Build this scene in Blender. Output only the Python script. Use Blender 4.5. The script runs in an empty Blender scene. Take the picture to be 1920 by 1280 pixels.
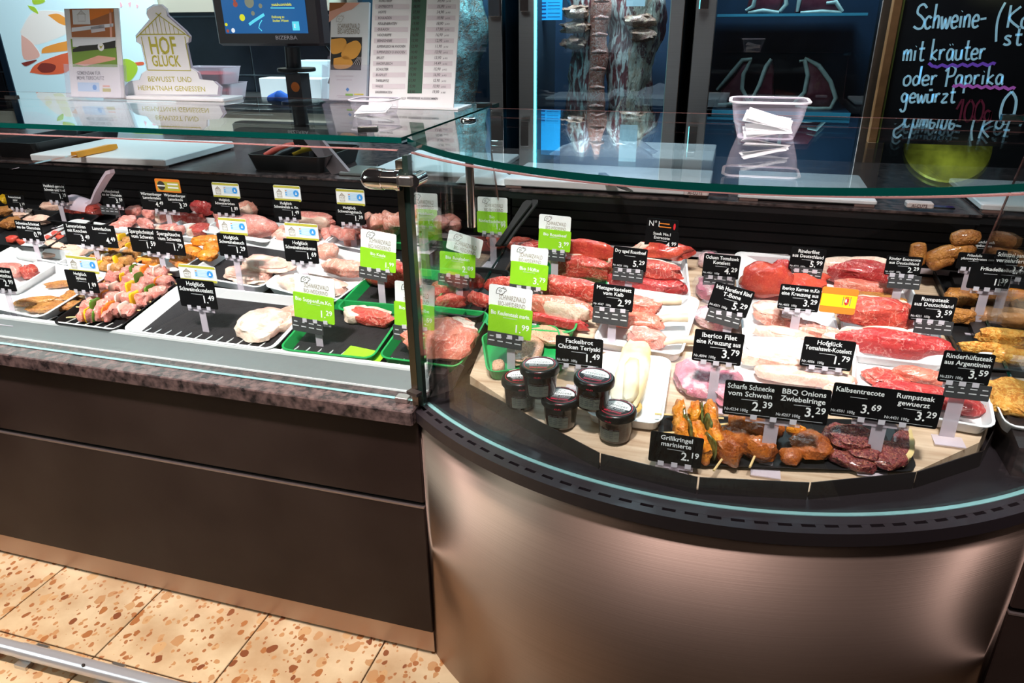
import bpy, math, random
from mathutils import Vector, Matrix, noise, Euler
SC = bpy.context.scene
COL = SC.collection
PI = math.pi
# ---------------------------------------------------------------- camera
FPX, PITCH, YAW, ROLL, EYE = 1367.76, math.radians(24.004), math.radians(16.615), math.radians(.5566), 1.62
fw = Vector((-math.sin(YAW)*math.cos(PITCH), math.cos(YAW)*math.cos(PITCH), -math.sin(PITCH)))
r0 = Vector((math.cos(YAW), math.sin(YAW), 0)); d0 = fw.cross(r0)
rt = math.cos(ROLL)*r0 + math.sin(ROLL)*d0
dn = -math.sin(ROLL)*r0 + math.cos(ROLL)*d0
cam_d = bpy.data.cameras.new('camera'); cam = bpy.data.objects.new('camera', cam_d); COL.objects.link(cam)
up = -dn; bk = -fw
cam.matrix_world = Matrix(((rt.x, up.x, bk.x, 0), (rt.y, up.y, bk.y, 0), (rt.z, up.z, bk.z, EYE), (0, 0, 0, 1)))
cam_d.sensor_fit = 'HORIZONTAL'; cam_d.sensor_width = 36; cam_d.lens = FPX/1920*36; cam_d.clip_start = .02
SC.camera = cam
# ---------------------------------------------------------------- world, exposure, large lights
SC.view_settings.view_transform = 'Standard'
try: SC.view_settings.look = 'None'
except Exception: pass
SC.view_settings.gamma = 1; SC.view_settings.use_curve_mapping = False
SC.view_settings.exposure = 0.0
W = bpy.data.worlds.new('world'); SC.world = W; W.use_nodes = True
W.node_tree.nodes['Background'].inputs[0].default_value = (.30, .25, .25, 1)
W.node_tree.nodes['Background'].inputs[1].default_value = .07
def area(name, loc, aim, size, power, col, spread=160, sy=None):
    l = bpy.data.lights.new(name, 'AREA'); l.energy = power; l.color = col; l.size = size
    if sy: l.shape = 'RECTANGLE'; l.size_y = sy
    l.spread = math.radians(spread)
    o = bpy.data.objects.new(name, l); COL.objects.link(o); o.location = loc
    o.rotation_euler = (Vector(aim)-Vector(loc)).to_track_quat('-Z', 'Y').to_euler(); return o
# ceiling lamps over the counter (pinkish meat light), over the shop floor (warm) and over the service aisle (cool)
for x_, p_ in ((-2.35, 6.0), (-1.65, 5.8), (-.95, 5.6), (-.25, 5.2), (.35, 5.3), (.95, 2.2)):
    area('ceiling_and_fill_lamp', (x_*.9, .15, 3.5), (x_, 1.66, .9), .22, p_, (1, .885, .885), 27)
for x_, y_, p_ in ((-1.75, .95, 3.0), (-.9, .95, 3.0), (-2.5, .95, 2.6)):
    area('ceiling_and_fill_lamp', (x_, y_, 3.4), (x_, y_+.1, 0), .16, p_, (1, .84, .68), 27)
for x_, y_, p_ in ((-1.5, -.9, 1.3), (1.5, -.9, .45), (.2, -1.6, .5)):
    area('ceiling_and_fill_lamp', (x_, y_, 3.0), (x_*.4, y_+1.2, .6), .9, p_, (1, .86, .74), 90)  # unseen lamps placed so that the steel front reflects them
area('ceiling_and_fill_lamp', (-4.2, -.9, 2.3), (-.3, 1.1, .4), 1.6, 8, (.80, .95, .90), 70, 1.2)  # unseen cool fill light added for the sheen on the steel front
area('ceiling_and_fill_lamp', (-.5, 2.95, 2.9), (-.6, 3.15, .9), 2.6, 26, (.66, .88, 1), 150, .4)
area('ceiling_and_fill_lamp', (-2.7, 2.8, 2.8), (-2.7, 3.7, 1.2), 1.4, 26, (.66, .90, 1), 130, .4)
# ---------------------------------------------------------------- pixel rays onto real planes
def ray(x, y): return (rt*((x-960)/FPX) + dn*((y-640)/FPX) + fw)
CAM = Vector((0, 0, EYE))
def az(x, y, z): d = ray(x, y); return CAM + d*((z-EYE)/d.z)
def ay(x, y, Y): d = ray(x, y); return CAM + d*(Y/d.y)
def ax(x, y, X): d = ray(x, y); return CAM + d*(X/d.x)
SL = .2; SA = math.atan(SL)
def dz(Y, h=0): return .785 + SL*(Y-1.25) + h
def D(x, y, h=0):
    d = ray(x, y); t = (.785 - SL*1.25 + h - EYE)/(d.z - SL*d.y); return CAM + d*t
def px(p): return (p-CAM).dot(fw)/FPX        # metres per pixel at a point
# ---------------------------------------------------------------- materials
MATS = {}
def nt(name):
    m = bpy.data.materials.new(name); m.use_nodes = True; t = m.node_tree
    return m, t, t.nodes['Principled BSDF']
def N(t, k, **kw):
    n = t.nodes.new(k)
    for a, v in kw.items(): setattr(n, a, v)
    return n
def mat(name, col, rough=.5, metal=0, spec=.5, bump=0, bscale=60, var=0, vscale=8, emit=None, es=1, coat=0, alpha=1, vcol=None):
    if name in MATS: return MATS[name]
    m, t, b = nt(name); I = b.inputs
    I['Base Color'].default_value = (*col, 1); I['Roughness'].default_value = rough; I['Metallic'].default_value = metal
    I['Specular IOR Level'].default_value = spec; I['Coat Weight'].default_value = coat
    if emit: I['Emission Color'].default_value = (*emit, 1); I['Emission Strength'].default_value = es
    if bump or var:
        tc = N(t, 'ShaderNodeTexCoord')
    if var:
        n = N(t, 'ShaderNodeTexNoise'); n.inputs['Scale'].default_value = vscale; n.inputs['Detail'].default_value = 5
        t.links.new(tc.outputs['Object'], n.inputs['Vector'])
        r = N(t, 'ShaderNodeMapRange'); r.inputs['From Min'].default_value = .35; r.inputs['From Max'].default_value = .68
        mx = N(t, 'ShaderNodeMix', data_type='RGBA')
        t.links.new(n.outputs[0], r.inputs[0]); t.links.new(r.outputs[0], mx.inputs[0])
        mx.inputs[6].default_value = (*col, 1)
        mx.inputs[7].default_value = (*(vcol or [c*(1-var) for c in col]), 1)
        t.links.new(mx.outputs[2], I['Base Color'])
    if bump:
        n2 = N(t, 'ShaderNodeTexNoise'); n2.inputs['Scale'].default_value = bscale; n2.inputs['Detail'].default_value = 4
        t.links.new(tc.outputs['Object'], n2.inputs['Vector'])
        bp = N(t, 'ShaderNodeBump'); bp.inputs['Strength'].default_value = bump; bp.inputs['Distance'].default_value = .004
        t.links.new(n2.outputs[0], bp.inputs['Height']); t.links.new(bp.outputs[0], I['Normal'])
    MATS[name] = m; return m
def glassmat(name, tint=(.95, .98, .97), f0=.04, rough=0.0, boost=1.0):
    m, t, b = nt(name); t.nodes.remove(b); out = t.nodes['Material Output']
    g = N(t, 'ShaderNodeNewGeometry'); dp = N(t, 'ShaderNodeVectorMath', operation='DOT_PRODUCT')
    t.links.new(g.outputs['Normal'], dp.inputs[0]); t.links.new(g.outputs['Incoming'], dp.inputs[1])
    ab = N(t, 'ShaderNodeMath', operation='ABSOLUTE'); t.links.new(dp.outputs['Value'], ab.inputs[0])
    s = N(t, 'ShaderNodeMath', operation='SUBTRACT'); s.inputs[0].default_value = 1; t.links.new(ab.outputs[0], s.inputs[1])
    p = N(t, 'ShaderNodeMath', operation='POWER'); p.inputs[1].default_value = 5; t.links.new(s.outputs[0], p.inputs[0])
    ma = N(t, 'ShaderNodeMath', operation='MULTIPLY_ADD'); ma.inputs[1].default_value = (1-f0)*boost; ma.inputs[2].default_value = f0
    t.links.new(p.outputs[0], ma.inputs[0])
    tr = N(t, 'ShaderNodeBsdfTransparent'); tr.inputs[0].default_value = (*tint, 1)
    gl = N(t, 'ShaderNodeBsdfGlossy'); gl.inputs['Roughness'].default_value = rough; gl.inputs[0].default_value = (1, 1, 1, 1)
    mx = N(t, 'ShaderNodeMixShader'); t.links.new(ma.outputs[0], mx.inputs[0]); t.links.new(tr.outputs[0], mx.inputs[1]); t.links.new(gl.outputs[0], mx.inputs[2])
    t.links.new(mx.outputs[0], out.inputs[0]); return m
def clearmat(name, col=(.9, .85, .9), body=.35, rough=.15, tint=(.97, .97, .98), rimk=.6):
    """clear plastic: see-through, a little milky, with a soft sheen"""
    m, t, b = nt(name); out = t.nodes['Material Output']
    b.inputs['Base Color'].default_value = (*col, 1); b.inputs['Roughness'].default_value = rough
    tr = N(t, 'ShaderNodeBsdfTransparent'); tr.inputs[0].default_value = (*tint, 1)
    lw = N(t, 'ShaderNodeLayerWeight'); lw.inputs[0].default_value = .35
    ad = N(t, 'ShaderNodeMath', operation='MULTIPLY_ADD'); ad.inputs[1].default_value = rimk; ad.inputs[2].default_value = body; ad.use_clamp = True
    t.links.new(lw.outputs['Facing'], ad.inputs[0])
    mx = N(t, 'ShaderNodeMixShader'); t.links.new(ad.outputs[0], mx.inputs[0])
    t.links.new(tr.outputs[0], mx.inputs[1]); t.links.new(b.outputs[0], mx.inputs[2]); t.links.new(mx.outputs[0], out.inputs[0]); return m
def meat(name, a, b2, fat=None, famt=.0, scale=9, rough=.3, bump=.25, vein=14, speck=None, sscale=240, samt=.6, st=(1, 1, 1)):
    """raw meat: two flesh tones in soft patches, optional fat veins, optional spice specks"""
    m, t, b = nt(name); I = b.inputs
    tc = N(t, 'ShaderNodeTexCoord'); oi = N(t, 'ShaderNodeObjectInfo'); ad = N(t, 'ShaderNodeVectorMath', operation='MULTIPLY_ADD')
    cb = N(t, 'ShaderNodeCombineXYZ'); 
    for i in range(3): t.links.new(oi.outputs['Random'], cb.inputs[i])
    ad.inputs[1].default_value = (7, 5, 3); t.links.new(cb.outputs[0], ad.inputs[0]); t.links.new(tc.outputs['Object'], ad.inputs[2])
    if st != (1, 1, 1):
        sv = N(t, 'ShaderNodeVectorMath', operation='MULTIPLY'); sv.inputs[1].default_value = st; t.links.new(ad.outputs[0], sv.inputs[0]); ad = sv
    def nz(sc, det, dist=0):
        n = N(t, 'ShaderNodeTexNoise'); n.inputs['Scale'].default_value = sc*3.2; n.inputs['Detail'].default_value = det; n.inputs['Distortion'].default_value = dist
        t.links.new(ad.outputs[0], n.inputs['Vector']); return n
    def mr(src, lo, hi):
        r = N(t, 'ShaderNodeMapRange'); r.inputs['From Min'].default_value = lo; r.inputs['From Max'].default_value = hi; t.links.new(src, r.inputs[0]); return r.outputs[0]
    def mix(f, c1, c2):
        x = N(t, 'ShaderNodeMix', data_type='RGBA'); t.links.new(f, x.inputs[0])
        for i, c in ((6, c1), (7, c2)):
            if isinstance(c, tuple): x.inputs[i].default_value = (*c, 1)
            else: t.links.new(c, x.inputs[i])
        return x.outputs[2]
    c = mix(mr(nz(scale, 5, .6).outputs[0], .36, .66), a, b2)
    if fat:
        n = nz(vein, 6, 1.4); s = N(t, 'ShaderNodeMath', operation='SUBTRACT'); s.inputs[1].default_value = .5; t.links.new(n.outputs[0], s.inputs[0])
        ab = N(t, 'ShaderNodeMath', operation='ABSOLUTE'); t.links.new(s.outputs[0], ab.inputs[0])
        c = mix(mr(ab.outputs[0], famt*.09, 0.0), c, fat) if famt < .9 else mix(mr(nz(vein, 5, .8).outputs[0], .47, .56), c, fat)
    if speck:
        v = N(t, 'ShaderNodeTexVoronoi'); v.inputs['Scale'].default_value = sscale; t.links.new(ad.outputs[0], v.inputs['Vector'])
        c = mix(mr(v.outputs['Distance'], samt*.55, samt*.4), c, speck)
    c = mix(mr(nz(75, 4, .5).outputs[0], .50, .80), c, tuple(min(1, q*1.18+.03) for q in a))
    t.links.new(c, I['Base Color']); I['Roughness'].default_value = rough; I['Specular IOR Level'].default_value = .5
    I['Coat Weight'].default_value = .35 if rough < .5 else .05; I['Coat Roughness'].default_value = .12
    bp = N(t, 'ShaderNodeBump'); bp.inputs['Strength'].default_value = min(1, bump*1.7); bp.inputs['Distance'].default_value = .010
    hs = N(t, 'ShaderNodeMath', operation='MULTIPLY_ADD'); hs.inputs[1].default_value = .45; t.links.new(nz(62, 4, .4).outputs[0], hs.inputs[0]); t.links.new(nz(15, 4, .6).outputs[0], hs.inputs[2])
    t.links.new(hs.outputs[0], bp.inputs['Height']); t.links.new(bp.outputs[0], I['Normal'])
    MATS[name] = m; return m
# ---------------------------------------------------------------- mesh helper
class MB:
    def __init__(s): s.v = []; s.f = []; s.m = []
    def add(s, vs, fs, mi=0, M=None):
        o = len(s.v)
        s.v += [tuple(M @ Vector(p)) if M else tuple(p) for p in vs]
        s.f += [tuple(i+o for i in f) for f in fs]; s.m += [mi]*len(fs); return s
    def box(s, a, b, mi=0, M=None, ch=0):
        (x0, y0, z0), (x1, y1, z1) = a, b
        if ch:   # chamfered top and vertical edges
            c = min(ch, (x1-x0)*.45, (y1-y0)*.45, (z1-z0)*.45)
            def ring(z, i): return [(x0+c+i, y0+i, z), (x1-c-i, y0+i, z), (x1-i, y0+c+i, z), (x1-i, y1-c-i, z), (x1-c-i, y1-i, z), (x0+c+i, y1-i, z), (x0+i, y1-c-i, z), (x0+i, y0+c+i, z)]
            return s.loft([ring(z0, c*.7), ring(z0+c*.7, 0), ring(z1-c*.7, 0), ring(z1, c*.7)], mi, M)
        v = [(x0, y0, z0), (x1, y0, z0), (x1, y1, z0), (x0, y1, z0), (x0, y0, z1), (x1, y0, z1), (x1, y1, z1), (x0, y1, z1)]
        return s.add(v, [(0, 3, 2, 1), (4, 5, 6, 7), (0, 1, 5, 4), (1, 2, 6, 5), (2, 3, 7, 6), (3, 0, 4, 7)], mi, M)
    def loft(s, rings, mi=0, M=None, caps=True, closed=True):
        n = len(rings[0]); vs = [p for r in rings for p in r]; fs = []
        for k in range(len(rings)-1):
            for i in range(n if closed else n-1):
                j = (i+1) % n; fs.append((k*n+i, k*n+j, (k+1)*n+j, (k+1)*n+i))
        if caps:
            fs.append(tuple(range(n-1, -1, -1))); fs.append(tuple(range((len(rings)-1)*n, len(rings)*n)))
        return s.add(vs, fs, mi, M)
    def tube(s, pts, r, n=8, mi=0, M=None, sx=1):
        pts = [Vector(p) for p in pts]; rings = []
        rr = r if isinstance(r, (list, tuple)) else [r]*len(pts)
        prev = None
        for i, p in enumerate(pts):
            d = (pts[min(i+1, len(pts)-1)] - pts[max(i-1, 0)]).normalized()
            a = Vector((0, 0, 1)) if abs(d.z) < .9 else Vector((1, 0, 0))
            u = d.cross(a).normalized() if prev is None else (prev - d*prev.dot(d)).normalized()
            prev = u; w = d.cross(u)
            rings.append([tuple(p + u*(math.cos(2*PI*k/n)*rr[i]*sx) + w*(math.sin(2*PI*k/n)*rr[i])) for k in range(n)])
        return s.loft(rings, mi, M)
    def lathe(s, prof, n=24, mi=0, M=None, caps=True):
        return s.loft([[(r*math.cos(2*PI*k/n), r*math.sin(2*PI*k/n), z) for k in range(n)] for r, z in prof], mi, M, caps)
    def prism(s, poly, z0, z1, mi=0, M=None):
        return s.loft([[(x, y, z0) for x, y in poly], [(x, y, z1) for x, y in poly]], mi, M)
    def ribbon(s, pts, w, y=0, mi=0, M=None):
        """flat stroke in the XZ plane facing -Y"""
        n = len(pts); L = []; R = []
        for i, (x, z) in enumerate(pts):
            ax_, az_ = pts[max(i-1, 0)]; bx, bz = pts[min(i+1, n-1)]
            dx, dz_ = bx-ax_, bz-az_; l = math.hypot(dx, dz_) or 1; nx, nz_ = -dz_/l*w/2, dx/l*w/2
            L.append((x+nx, y, z+nz_)); R.append((x-nx, y, z-nz_))
        return s.add(L+R, [(i, n+i, n+i+1, i+1) for i in range(n-1)], mi, M)
    def rect(s, x0, z0, x1, z1, y=0, mi=0, M=None): return s.add([(x0, y, z0), (x1, y, z0), (x1, y, z1), (x0, y, z1)], [(0, 1, 2, 3)], mi, M)
    def disc(s, x, z, r, y=0, mi=0, n=20, M=None, rz=None):
        return s.add([(x+r*math.cos(2*PI*k/n), y, z+(rz or r)*math.sin(2*PI*k/n)) for k in range(n)], [tuple(range(n))], mi, M)
    def poly(s, pts, y=0, mi=0, M=None): return s.add([(x, y, z) for x, z in pts], [tuple(range(len(pts)))], mi, M)
    def build(s, name, mats, parent=None, smooth=False, loc=None, rot=None, label=None):
        me = bpy.data.meshes.new(name); me.from_pydata(s.v, [], s.f)
        for m in (mats if isinstance(mats, (list, tuple)) else [mats]): me.materials.append(m)
        if any(s.m): me.polygons.foreach_set('material_index', s.m)
        if smooth: me.polygons.foreach_set('use_smooth', [True]*len(me.polygons))
        me.update()
        if smooth: me.set_sharp_from_angle(angle=math.radians(52))
        o = bpy.data.objects.new(name, me); COL.objects.link(o)
        if parent: o.parent = parent
        if loc is not None: o.location = loc
        if rot is not None: o.rotation_euler = rot
        if label: o['label'] = label
        return o
def tag(o, label, cat, group=None):
    o['label'] = label; o['category'] = cat
    if group: o['group'] = group
    return o
def struct(o): o['kind'] = 'structure'; return o
def empty(name, loc=(0, 0, 0), rot=(0, 0, 0)):
    o = bpy.data.objects.new(name, None); COL.objects.link(o); o.location = loc; o.rotation_euler = rot; o.empty_display_size = .05; return o
def deckrot(rz=0, extra=0): return (Matrix.Rotation(SA+extra, 3, 'X') @ Matrix.Rotation(rz, 3, 'Z')).to_euler()
# ---------------------------------------------------------------- lettering from glyph outlines
GL = {}
def _conv(ch, bold):
    c = bpy.data.curves.new('g', 'FONT'); c.body = ch; c.resolution_u = 2; c.offset = .016 if bold else 0
    o = bpy.data.objects.new('g', c); me = bpy.data.meshes.new_from_object(o)
    v = [tuple(x.co) for x in me.vertices]; f = [tuple(p.vertices) for p in me.polygons]
    bpy.data.objects.remove(o); bpy.data.curves.remove(c); bpy.data.meshes.remove(me); return v, f
def glyph(ch, bold):
    k = (ch, bold)
    if k not in GL:
        if ch == ' ': GL[k] = ([], [], .3)
        else:
            v, f = _conv(ch, bold); v2, _ = _conv(ch+'|', bold); v1, _ = _conv('|', bold)
            GL[k] = (v, f, max(p[0] for p in v2) - max(p[0] for p in v1))
    return GL[k]
def text(mb, s, x, z, size, align='l', y=0, bold=True, sx=1.0, mi=0, shear=0, M=None, maxw=None):
    adv = sum(glyph(c, bold)[2] for c in s)*size*sx
    if maxw and adv > maxw: sx *= maxw/adv; adv = maxw
    cx = x - (adv if align == 'r' else adv/2 if align == 'c' else 0)
    for c in s:
        v, f, a = glyph(c, bold)
        if v: mb.add([(cx + (p[0]+shear*p[1])*size*sx, y, z+p[1]*size) for p in v], f, mi, M)
        cx += a*size*sx
    return adv
# ================================================================ materials
STEEL = mat('brushed_steel', (.62, .58, .55), .32, 1)
def brushed(name, col, r, stripes):
    m, t, b = nt(name); I = b.inputs; I['Metallic'].default_value = 1; I['Roughness'].default_value = r
    I['Anisotropic'].default_value = .8; I['Anisotropic Rotation'].default_value = .25; tg = N(t, 'ShaderNodeTangent'); tg.direction_type = 'RADIAL'; tg.axis = 'Z'; t.links.new(tg.outputs[0], I['Tangent'])
    tc = N(t, 'ShaderNodeTexCoord'); mp = N(t, 'ShaderNodeMapping'); mp.inputs['Scale'].default_value = (2, 2, 420) if stripes == 'h' else (500, 500, 1)
    n = N(t, 'ShaderNodeTexNoise'); n.inputs['Scale'].default_value = 1; n.inputs['Detail'].default_value = 3
    t.links.new(tc.outputs['Object'], mp.inputs[0]); t.links.new(mp.outputs[0], n.inputs['Vector'])
    mx = N(t, 'ShaderNodeMix', data_type='RGBA'); t.links.new(n.outputs[0], mx.inputs[0])
    mx.inputs[6].default_value = (*[c*.86 for c in col], 1); mx.inputs[7].default_value = (*[min(1, c*1.1) for c in col], 1)
    t.links.new(mx.outputs[2], I['Base Color'])
    bp = N(t, 'ShaderNodeBump'); bp.inputs['Strength'].default_value = .12; bp.inputs['Distance'].default_value = .002
    t.links.new(n.outputs[0], bp.inputs['Height']); t.links.new(bp.outputs[0], I['Normal']); return m
STEELF = brushed('brushed_front', (.38, .27, .22), .50, 'h')
FRAME = brushed('cabinet_steel', (.36, .30, .275), .34, 'h')
CHROME = mat('chrome', (.8, .78, .76), .08, 1)
ALU = mat('aluminium', (.62, .66, .68), .42, .6)
DARKSTEEL = mat('dark_steel', (.075, .062, .062), .34, .75)
RIMM = mat('rim_black', (.020, .015, .018), .40, .1)
BLACK = mat('black_plastic', (.008, .008, .009), .4)
BLACKM = mat('black_matt', (.003, .003, .0035), .8, 0, .1)
INK = mat('tag_black', (.004, .004, .0045), .6, 0, .12)
WHITE = mat('white_plastic', (.86, .86, .87), .35)
WHITEP = mat('white_print', (.9, .9, .9), .6, 0, .2)
PAPER = mat('white_paper', (.86, .86, .85), .8, 0, .2)
GREENT = mat('green_plastic', (.012, .30, .07), .35)
LIME = mat('lime_card', (.30, .66, .02), .5, 0, .3)
GREYP = mat('strip_grey', (.045, .045, .048), .55)
BROWNP = mat('brown_print', (.28, .22, .15), .7, 0, .1)
OLIVE = mat('olive_print', (.52, .47, .06), .6, 0, .2)
LBLUE = mat('pale_blue_print', (.50, .72, .93), .6, 0, .2)
BLUEP = mat('blue_print', (.05, .32, .80), .6, 0, .2)
REDP = mat('red_print', (.75, .03, .04), .55, 0, .2)
ORANGEP = mat('orange_print', (.90, .25, .03), .55, 0, .2)
YELLOWP = mat('yellow_print', (.95, .78, .02), .55, 0, .2)
GREYT = mat('grey_print', (.22, .21, .22), .7, 0, .1)
BOARD = mat('white_cutting_board', (.84, .80, .80), .5, bump=.1, bscale=90)
GRAN = mat('granite', (.115, .075, .07), .22, var=.8, vscale=55, vcol=(.012, .009, .010), bump=.1, bscale=90)
PANEL = mat('panel_brown', (.019, .0105, .009), .45, 0, .16, var=.5, vscale=3.2, vcol=(.034, .022, .018), bump=.06, bscale=18)
KICK = mat('kick_steel', (.42, .30, .24), .40, .85)
GLASS = glassmat('clear_glass'); 
GEDGE = mat('glass_edge', (.0, .035, .028), .12, 0, .7, coat=.5)
GEDGEL = mat('glass_edge_light', (.22, .44, .44), .15, 0, .7)
PINKEDGE = mat('glass_edge_pink', (.26, .12, .11), .2, 0, .7)
CLEAR = clearmat('clear_acrylic', (.78, .68, .76), .38)
CLEAR2 = clearmat('clear_tub', (.80, .74, .86), .05, rimk=.4)
FILM = clearmat('film', (.9, .8, .85), .03, .08, rimk=.2)
def terrazzo():
    m, t, b = nt('terrazzo'); I = b.inputs
    tc = N(t, 'ShaderNodeTexCoord'); oi = N(t, 'ShaderNodeObjectInfo'); cb = N(t, 'ShaderNodeCombineXYZ')
    t.links.new(oi.outputs['Random'], cb.inputs[0]); t.links.new(oi.outputs['Random'], cb.inputs[1])
    ad = N(t, 'ShaderNodeVectorMath', operation='MULTIPLY_ADD'); ad.inputs[1].default_value = (9, 6, 0)
    t.links.new(cb.outputs[0], ad.inputs[0]); t.links.new(tc.outputs['Object'], ad.inputs[2])
    wn = N(t, 'ShaderNodeTexNoise'); wn.inputs['Scale'].default_value = 30; t.links.new(ad.outputs[0], wn.inputs['Vector'])
    w2 = N(t, 'ShaderNodeVectorMath', operation='MULTIPLY_ADD'); w2.inputs[1].default_value = (.018, .018, 0)
    t.links.new(wn.outputs['Color'], w2.inputs[0]); t.links.new(ad.outputs[0], w2.inputs[2])
    def chips(scale, thr, dens):
        mp = N(t, 'ShaderNodeMapping'); mp.inputs['Scale'].default_value = (scale, scale*.8, scale); mp.inputs['Rotation'].default_value = (0, 0, scale)
        t.links.new(w2.outputs[0], mp.inputs[0])
        v = N(t, 'ShaderNodeTexVoronoi'); v.inputs['Scale'].default_value = 1; v.inputs['Randomness'].default_value = 1; t.links.new(mp.outputs[0], v.inputs['Vector'])
        sep = N(t, 'ShaderNodeSeparateColor'); t.links.new(v.outputs['Color'], sep.inputs[0])
        th = N(t, 'ShaderNodeMath', operation='MULTIPLY'); th.inputs[1].default_value = thr; t.links.new(sep.outputs[1], th.inputs[0])
        l = N(t, 'ShaderNodeMath', operation='LESS_THAN'); t.links.new(v.outputs['Distance'], l.inputs[0]); t.links.new(th.outputs[0], l.inputs[1])
        g = N(t, 'ShaderNodeMath', operation='LESS_THAN'); t.links.new(sep.outputs[0], g.inputs[0]); g.inputs[1].default_value = dens
        mu = N(t, 'ShaderNodeMath', operation='MULTIPLY'); t.links.new(l.outputs[0], mu.inputs[0]); t.links.new(g.outputs[0], mu.inputs[1])
        return mu.outputs[0], sep.outputs[2]
    nb = N(t, 'ShaderNodeTexNoise'); nb.inputs['Scale'].default_value = 7; nb.inputs['Detail'].default_value = 6; t.links.new(ad.outputs[0], nb.inputs['Vector'])
    rb = N(t, 'ShaderNodeValToRGB'); e = rb.color_ramp.elements
    e[0].position = .35; e[0].color = (.52, .36, .22, 1); e[1].position = .65; e[1].color = (.72, .58, .40, 1)
    t.links.new(nb.outputs[0], rb.inputs[0]); c = rb.outputs[0]
    for sc, th, de, ca, cb_ in ((26, .55, .55, (.50, .27, .13), (.60, .38, .20)), (75, .6, .5, (.38, .15, .06), (.55, .30, .14)), (42, .55, .30, (.22, .07, .03), (.42, .17, .06))):
        f, r = chips(sc, th, de)
        cc = N(t, 'ShaderNodeMix', data_type='RGBA'); t.links.new(r, cc.inputs[0]); cc.inputs[6].default_value = (*ca, 1); cc.inputs[7].default_value = (*cb_, 1)
        mx = N(t, 'ShaderNodeMix', data_type='RGBA'); t.links.new(f, mx.inputs[0]); t.links.new(c, mx.inputs[6]); t.links.new(cc.outputs[2], mx.inputs[7]); c = mx.outputs[2]
    t.links.new(c, I['Base Color']); I['Roughness'].default_value = .34; return m
TERR = terrazzo()
def wood():
    m, t, b = nt('light_wood'); I = b.inputs
    tc = N(t, 'ShaderNodeTexCoord'); mp = N(t, 'ShaderNodeMapping'); mp.inputs['Scale'].default_value = (3, 38, 10); mp.inputs['Rotation'].default_value = (0, 0, .06)
    n = N(t, 'ShaderNodeTexNoise'); n.inputs['Scale'].default_value = 1.6; n.inputs['Detail'].default_value = 6; n.inputs['Distortion'].default_value = .5
    t.links.new(tc.outputs['Object'], mp.inputs[0]); t.links.new(mp.outputs[0], n.inputs['Vector'])
    rb = N(t, 'ShaderNodeValToRGB'); e = rb.color_ramp.elements
    e[0].position = .3; e[0].color = (.42, .27, .17, 1); e[1].position = .62; e[1].color = (.66, .50, .36, 1)
    t.links.new(n.outputs[0], rb.inputs[0]); t.links.new(rb.outputs[0], I['Base Color']); I['Roughness'].default_value = .5; return m
WOOD = wood()
OAK = mat('oak_frame', (.40, .17, .06), .5, var=.3, vscale=20)
TILEW = mat('slate_tile', (.030, .042, .066), .35, var=.4, vscale=5)
GROUT = mat('grout', (.40, .52, .60), .8)
CREAM = mat('cream_board', (.62, .52, .40), .6)
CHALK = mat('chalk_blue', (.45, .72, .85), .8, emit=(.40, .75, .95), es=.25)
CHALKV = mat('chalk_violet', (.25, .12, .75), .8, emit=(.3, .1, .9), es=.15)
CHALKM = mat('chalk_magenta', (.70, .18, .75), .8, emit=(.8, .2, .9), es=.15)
CHALKR = mat('chalk_red', (.40, .04, .10), .8)
LEDC = mat('led_cyan', (.2, .8, .9), .4, emit=(.10, .85, 1.0), es=4)
# ================================================================ floor
mb = MB(); mb.box((-6, -3, -.06), (5, 4.9, -.012))
floor = struct(mb.build('floor', mat('floor_grout', (.10, .045, .03), .8)))
TP = .379; tm = MB(); tm.box((-.1875, -.1875, -.02), (.1875, .1875, 0), 0, None, .002)
t0 = tm.build('tile', TERR, floor)
xs = [-1.935+TP*(k+.5) for k in range(-3, 8)]; ys = [1.108+TP*.5 - TP*k for k in range(0, 7)]
first = True
for yy in ys:
    for xx in xs:
        o = t0 if first else t0.copy()
        if not first: COL.objects.link(o); o.parent = floor
        first = False; o.location = (xx, yy, 0)
RAILM = mat('rail_steel', (.66, .68, .78), .22, .55)
# chrome trolley rail along the floor
root = tag(empty('bumper_rail', (-1.2, 1.05, 0)), 'long chrome trolley bumper rail running along the terrazzo floor', 'rail')
def rp(x, y): return az(x, y, .035) - Vector((-1.2, 1.05, 0))
a, b_ = rp(-120, 1178), rp(40, 1219); c_ = rp(560, 1352)
MB().tube([a, b_], .020, 14).build('pipe', RAILM, root, True)
MB().tube([b_, c_], .0215, 14).build('pipe', RAILM, root, True)
for k in range(3):
    q = b_.lerp(c_, .02+.3*k); MB().box((q.x-.02, q.y-.03, -.0), (q.x+.02, q.y+.05, .012)).build('foot_plate', STEEL, root)
q = b_.lerp(c_, .262); MB().lathe([(.0, .0222), (.005, .0222), (.004, .025), (0, .0255)], 10, 0, Matrix.Translation(q) @ Matrix.Rotation(.5, 4, 'X')).build('screw', DARKSTEEL, root, True)
mb = MB(); mb.box((-6, 4.88, 0), (5, 4.98, 3)); wb = struct(mb.build('wall_back', mat('wall_dark', (.03, .035, .04), .7)))
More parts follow.
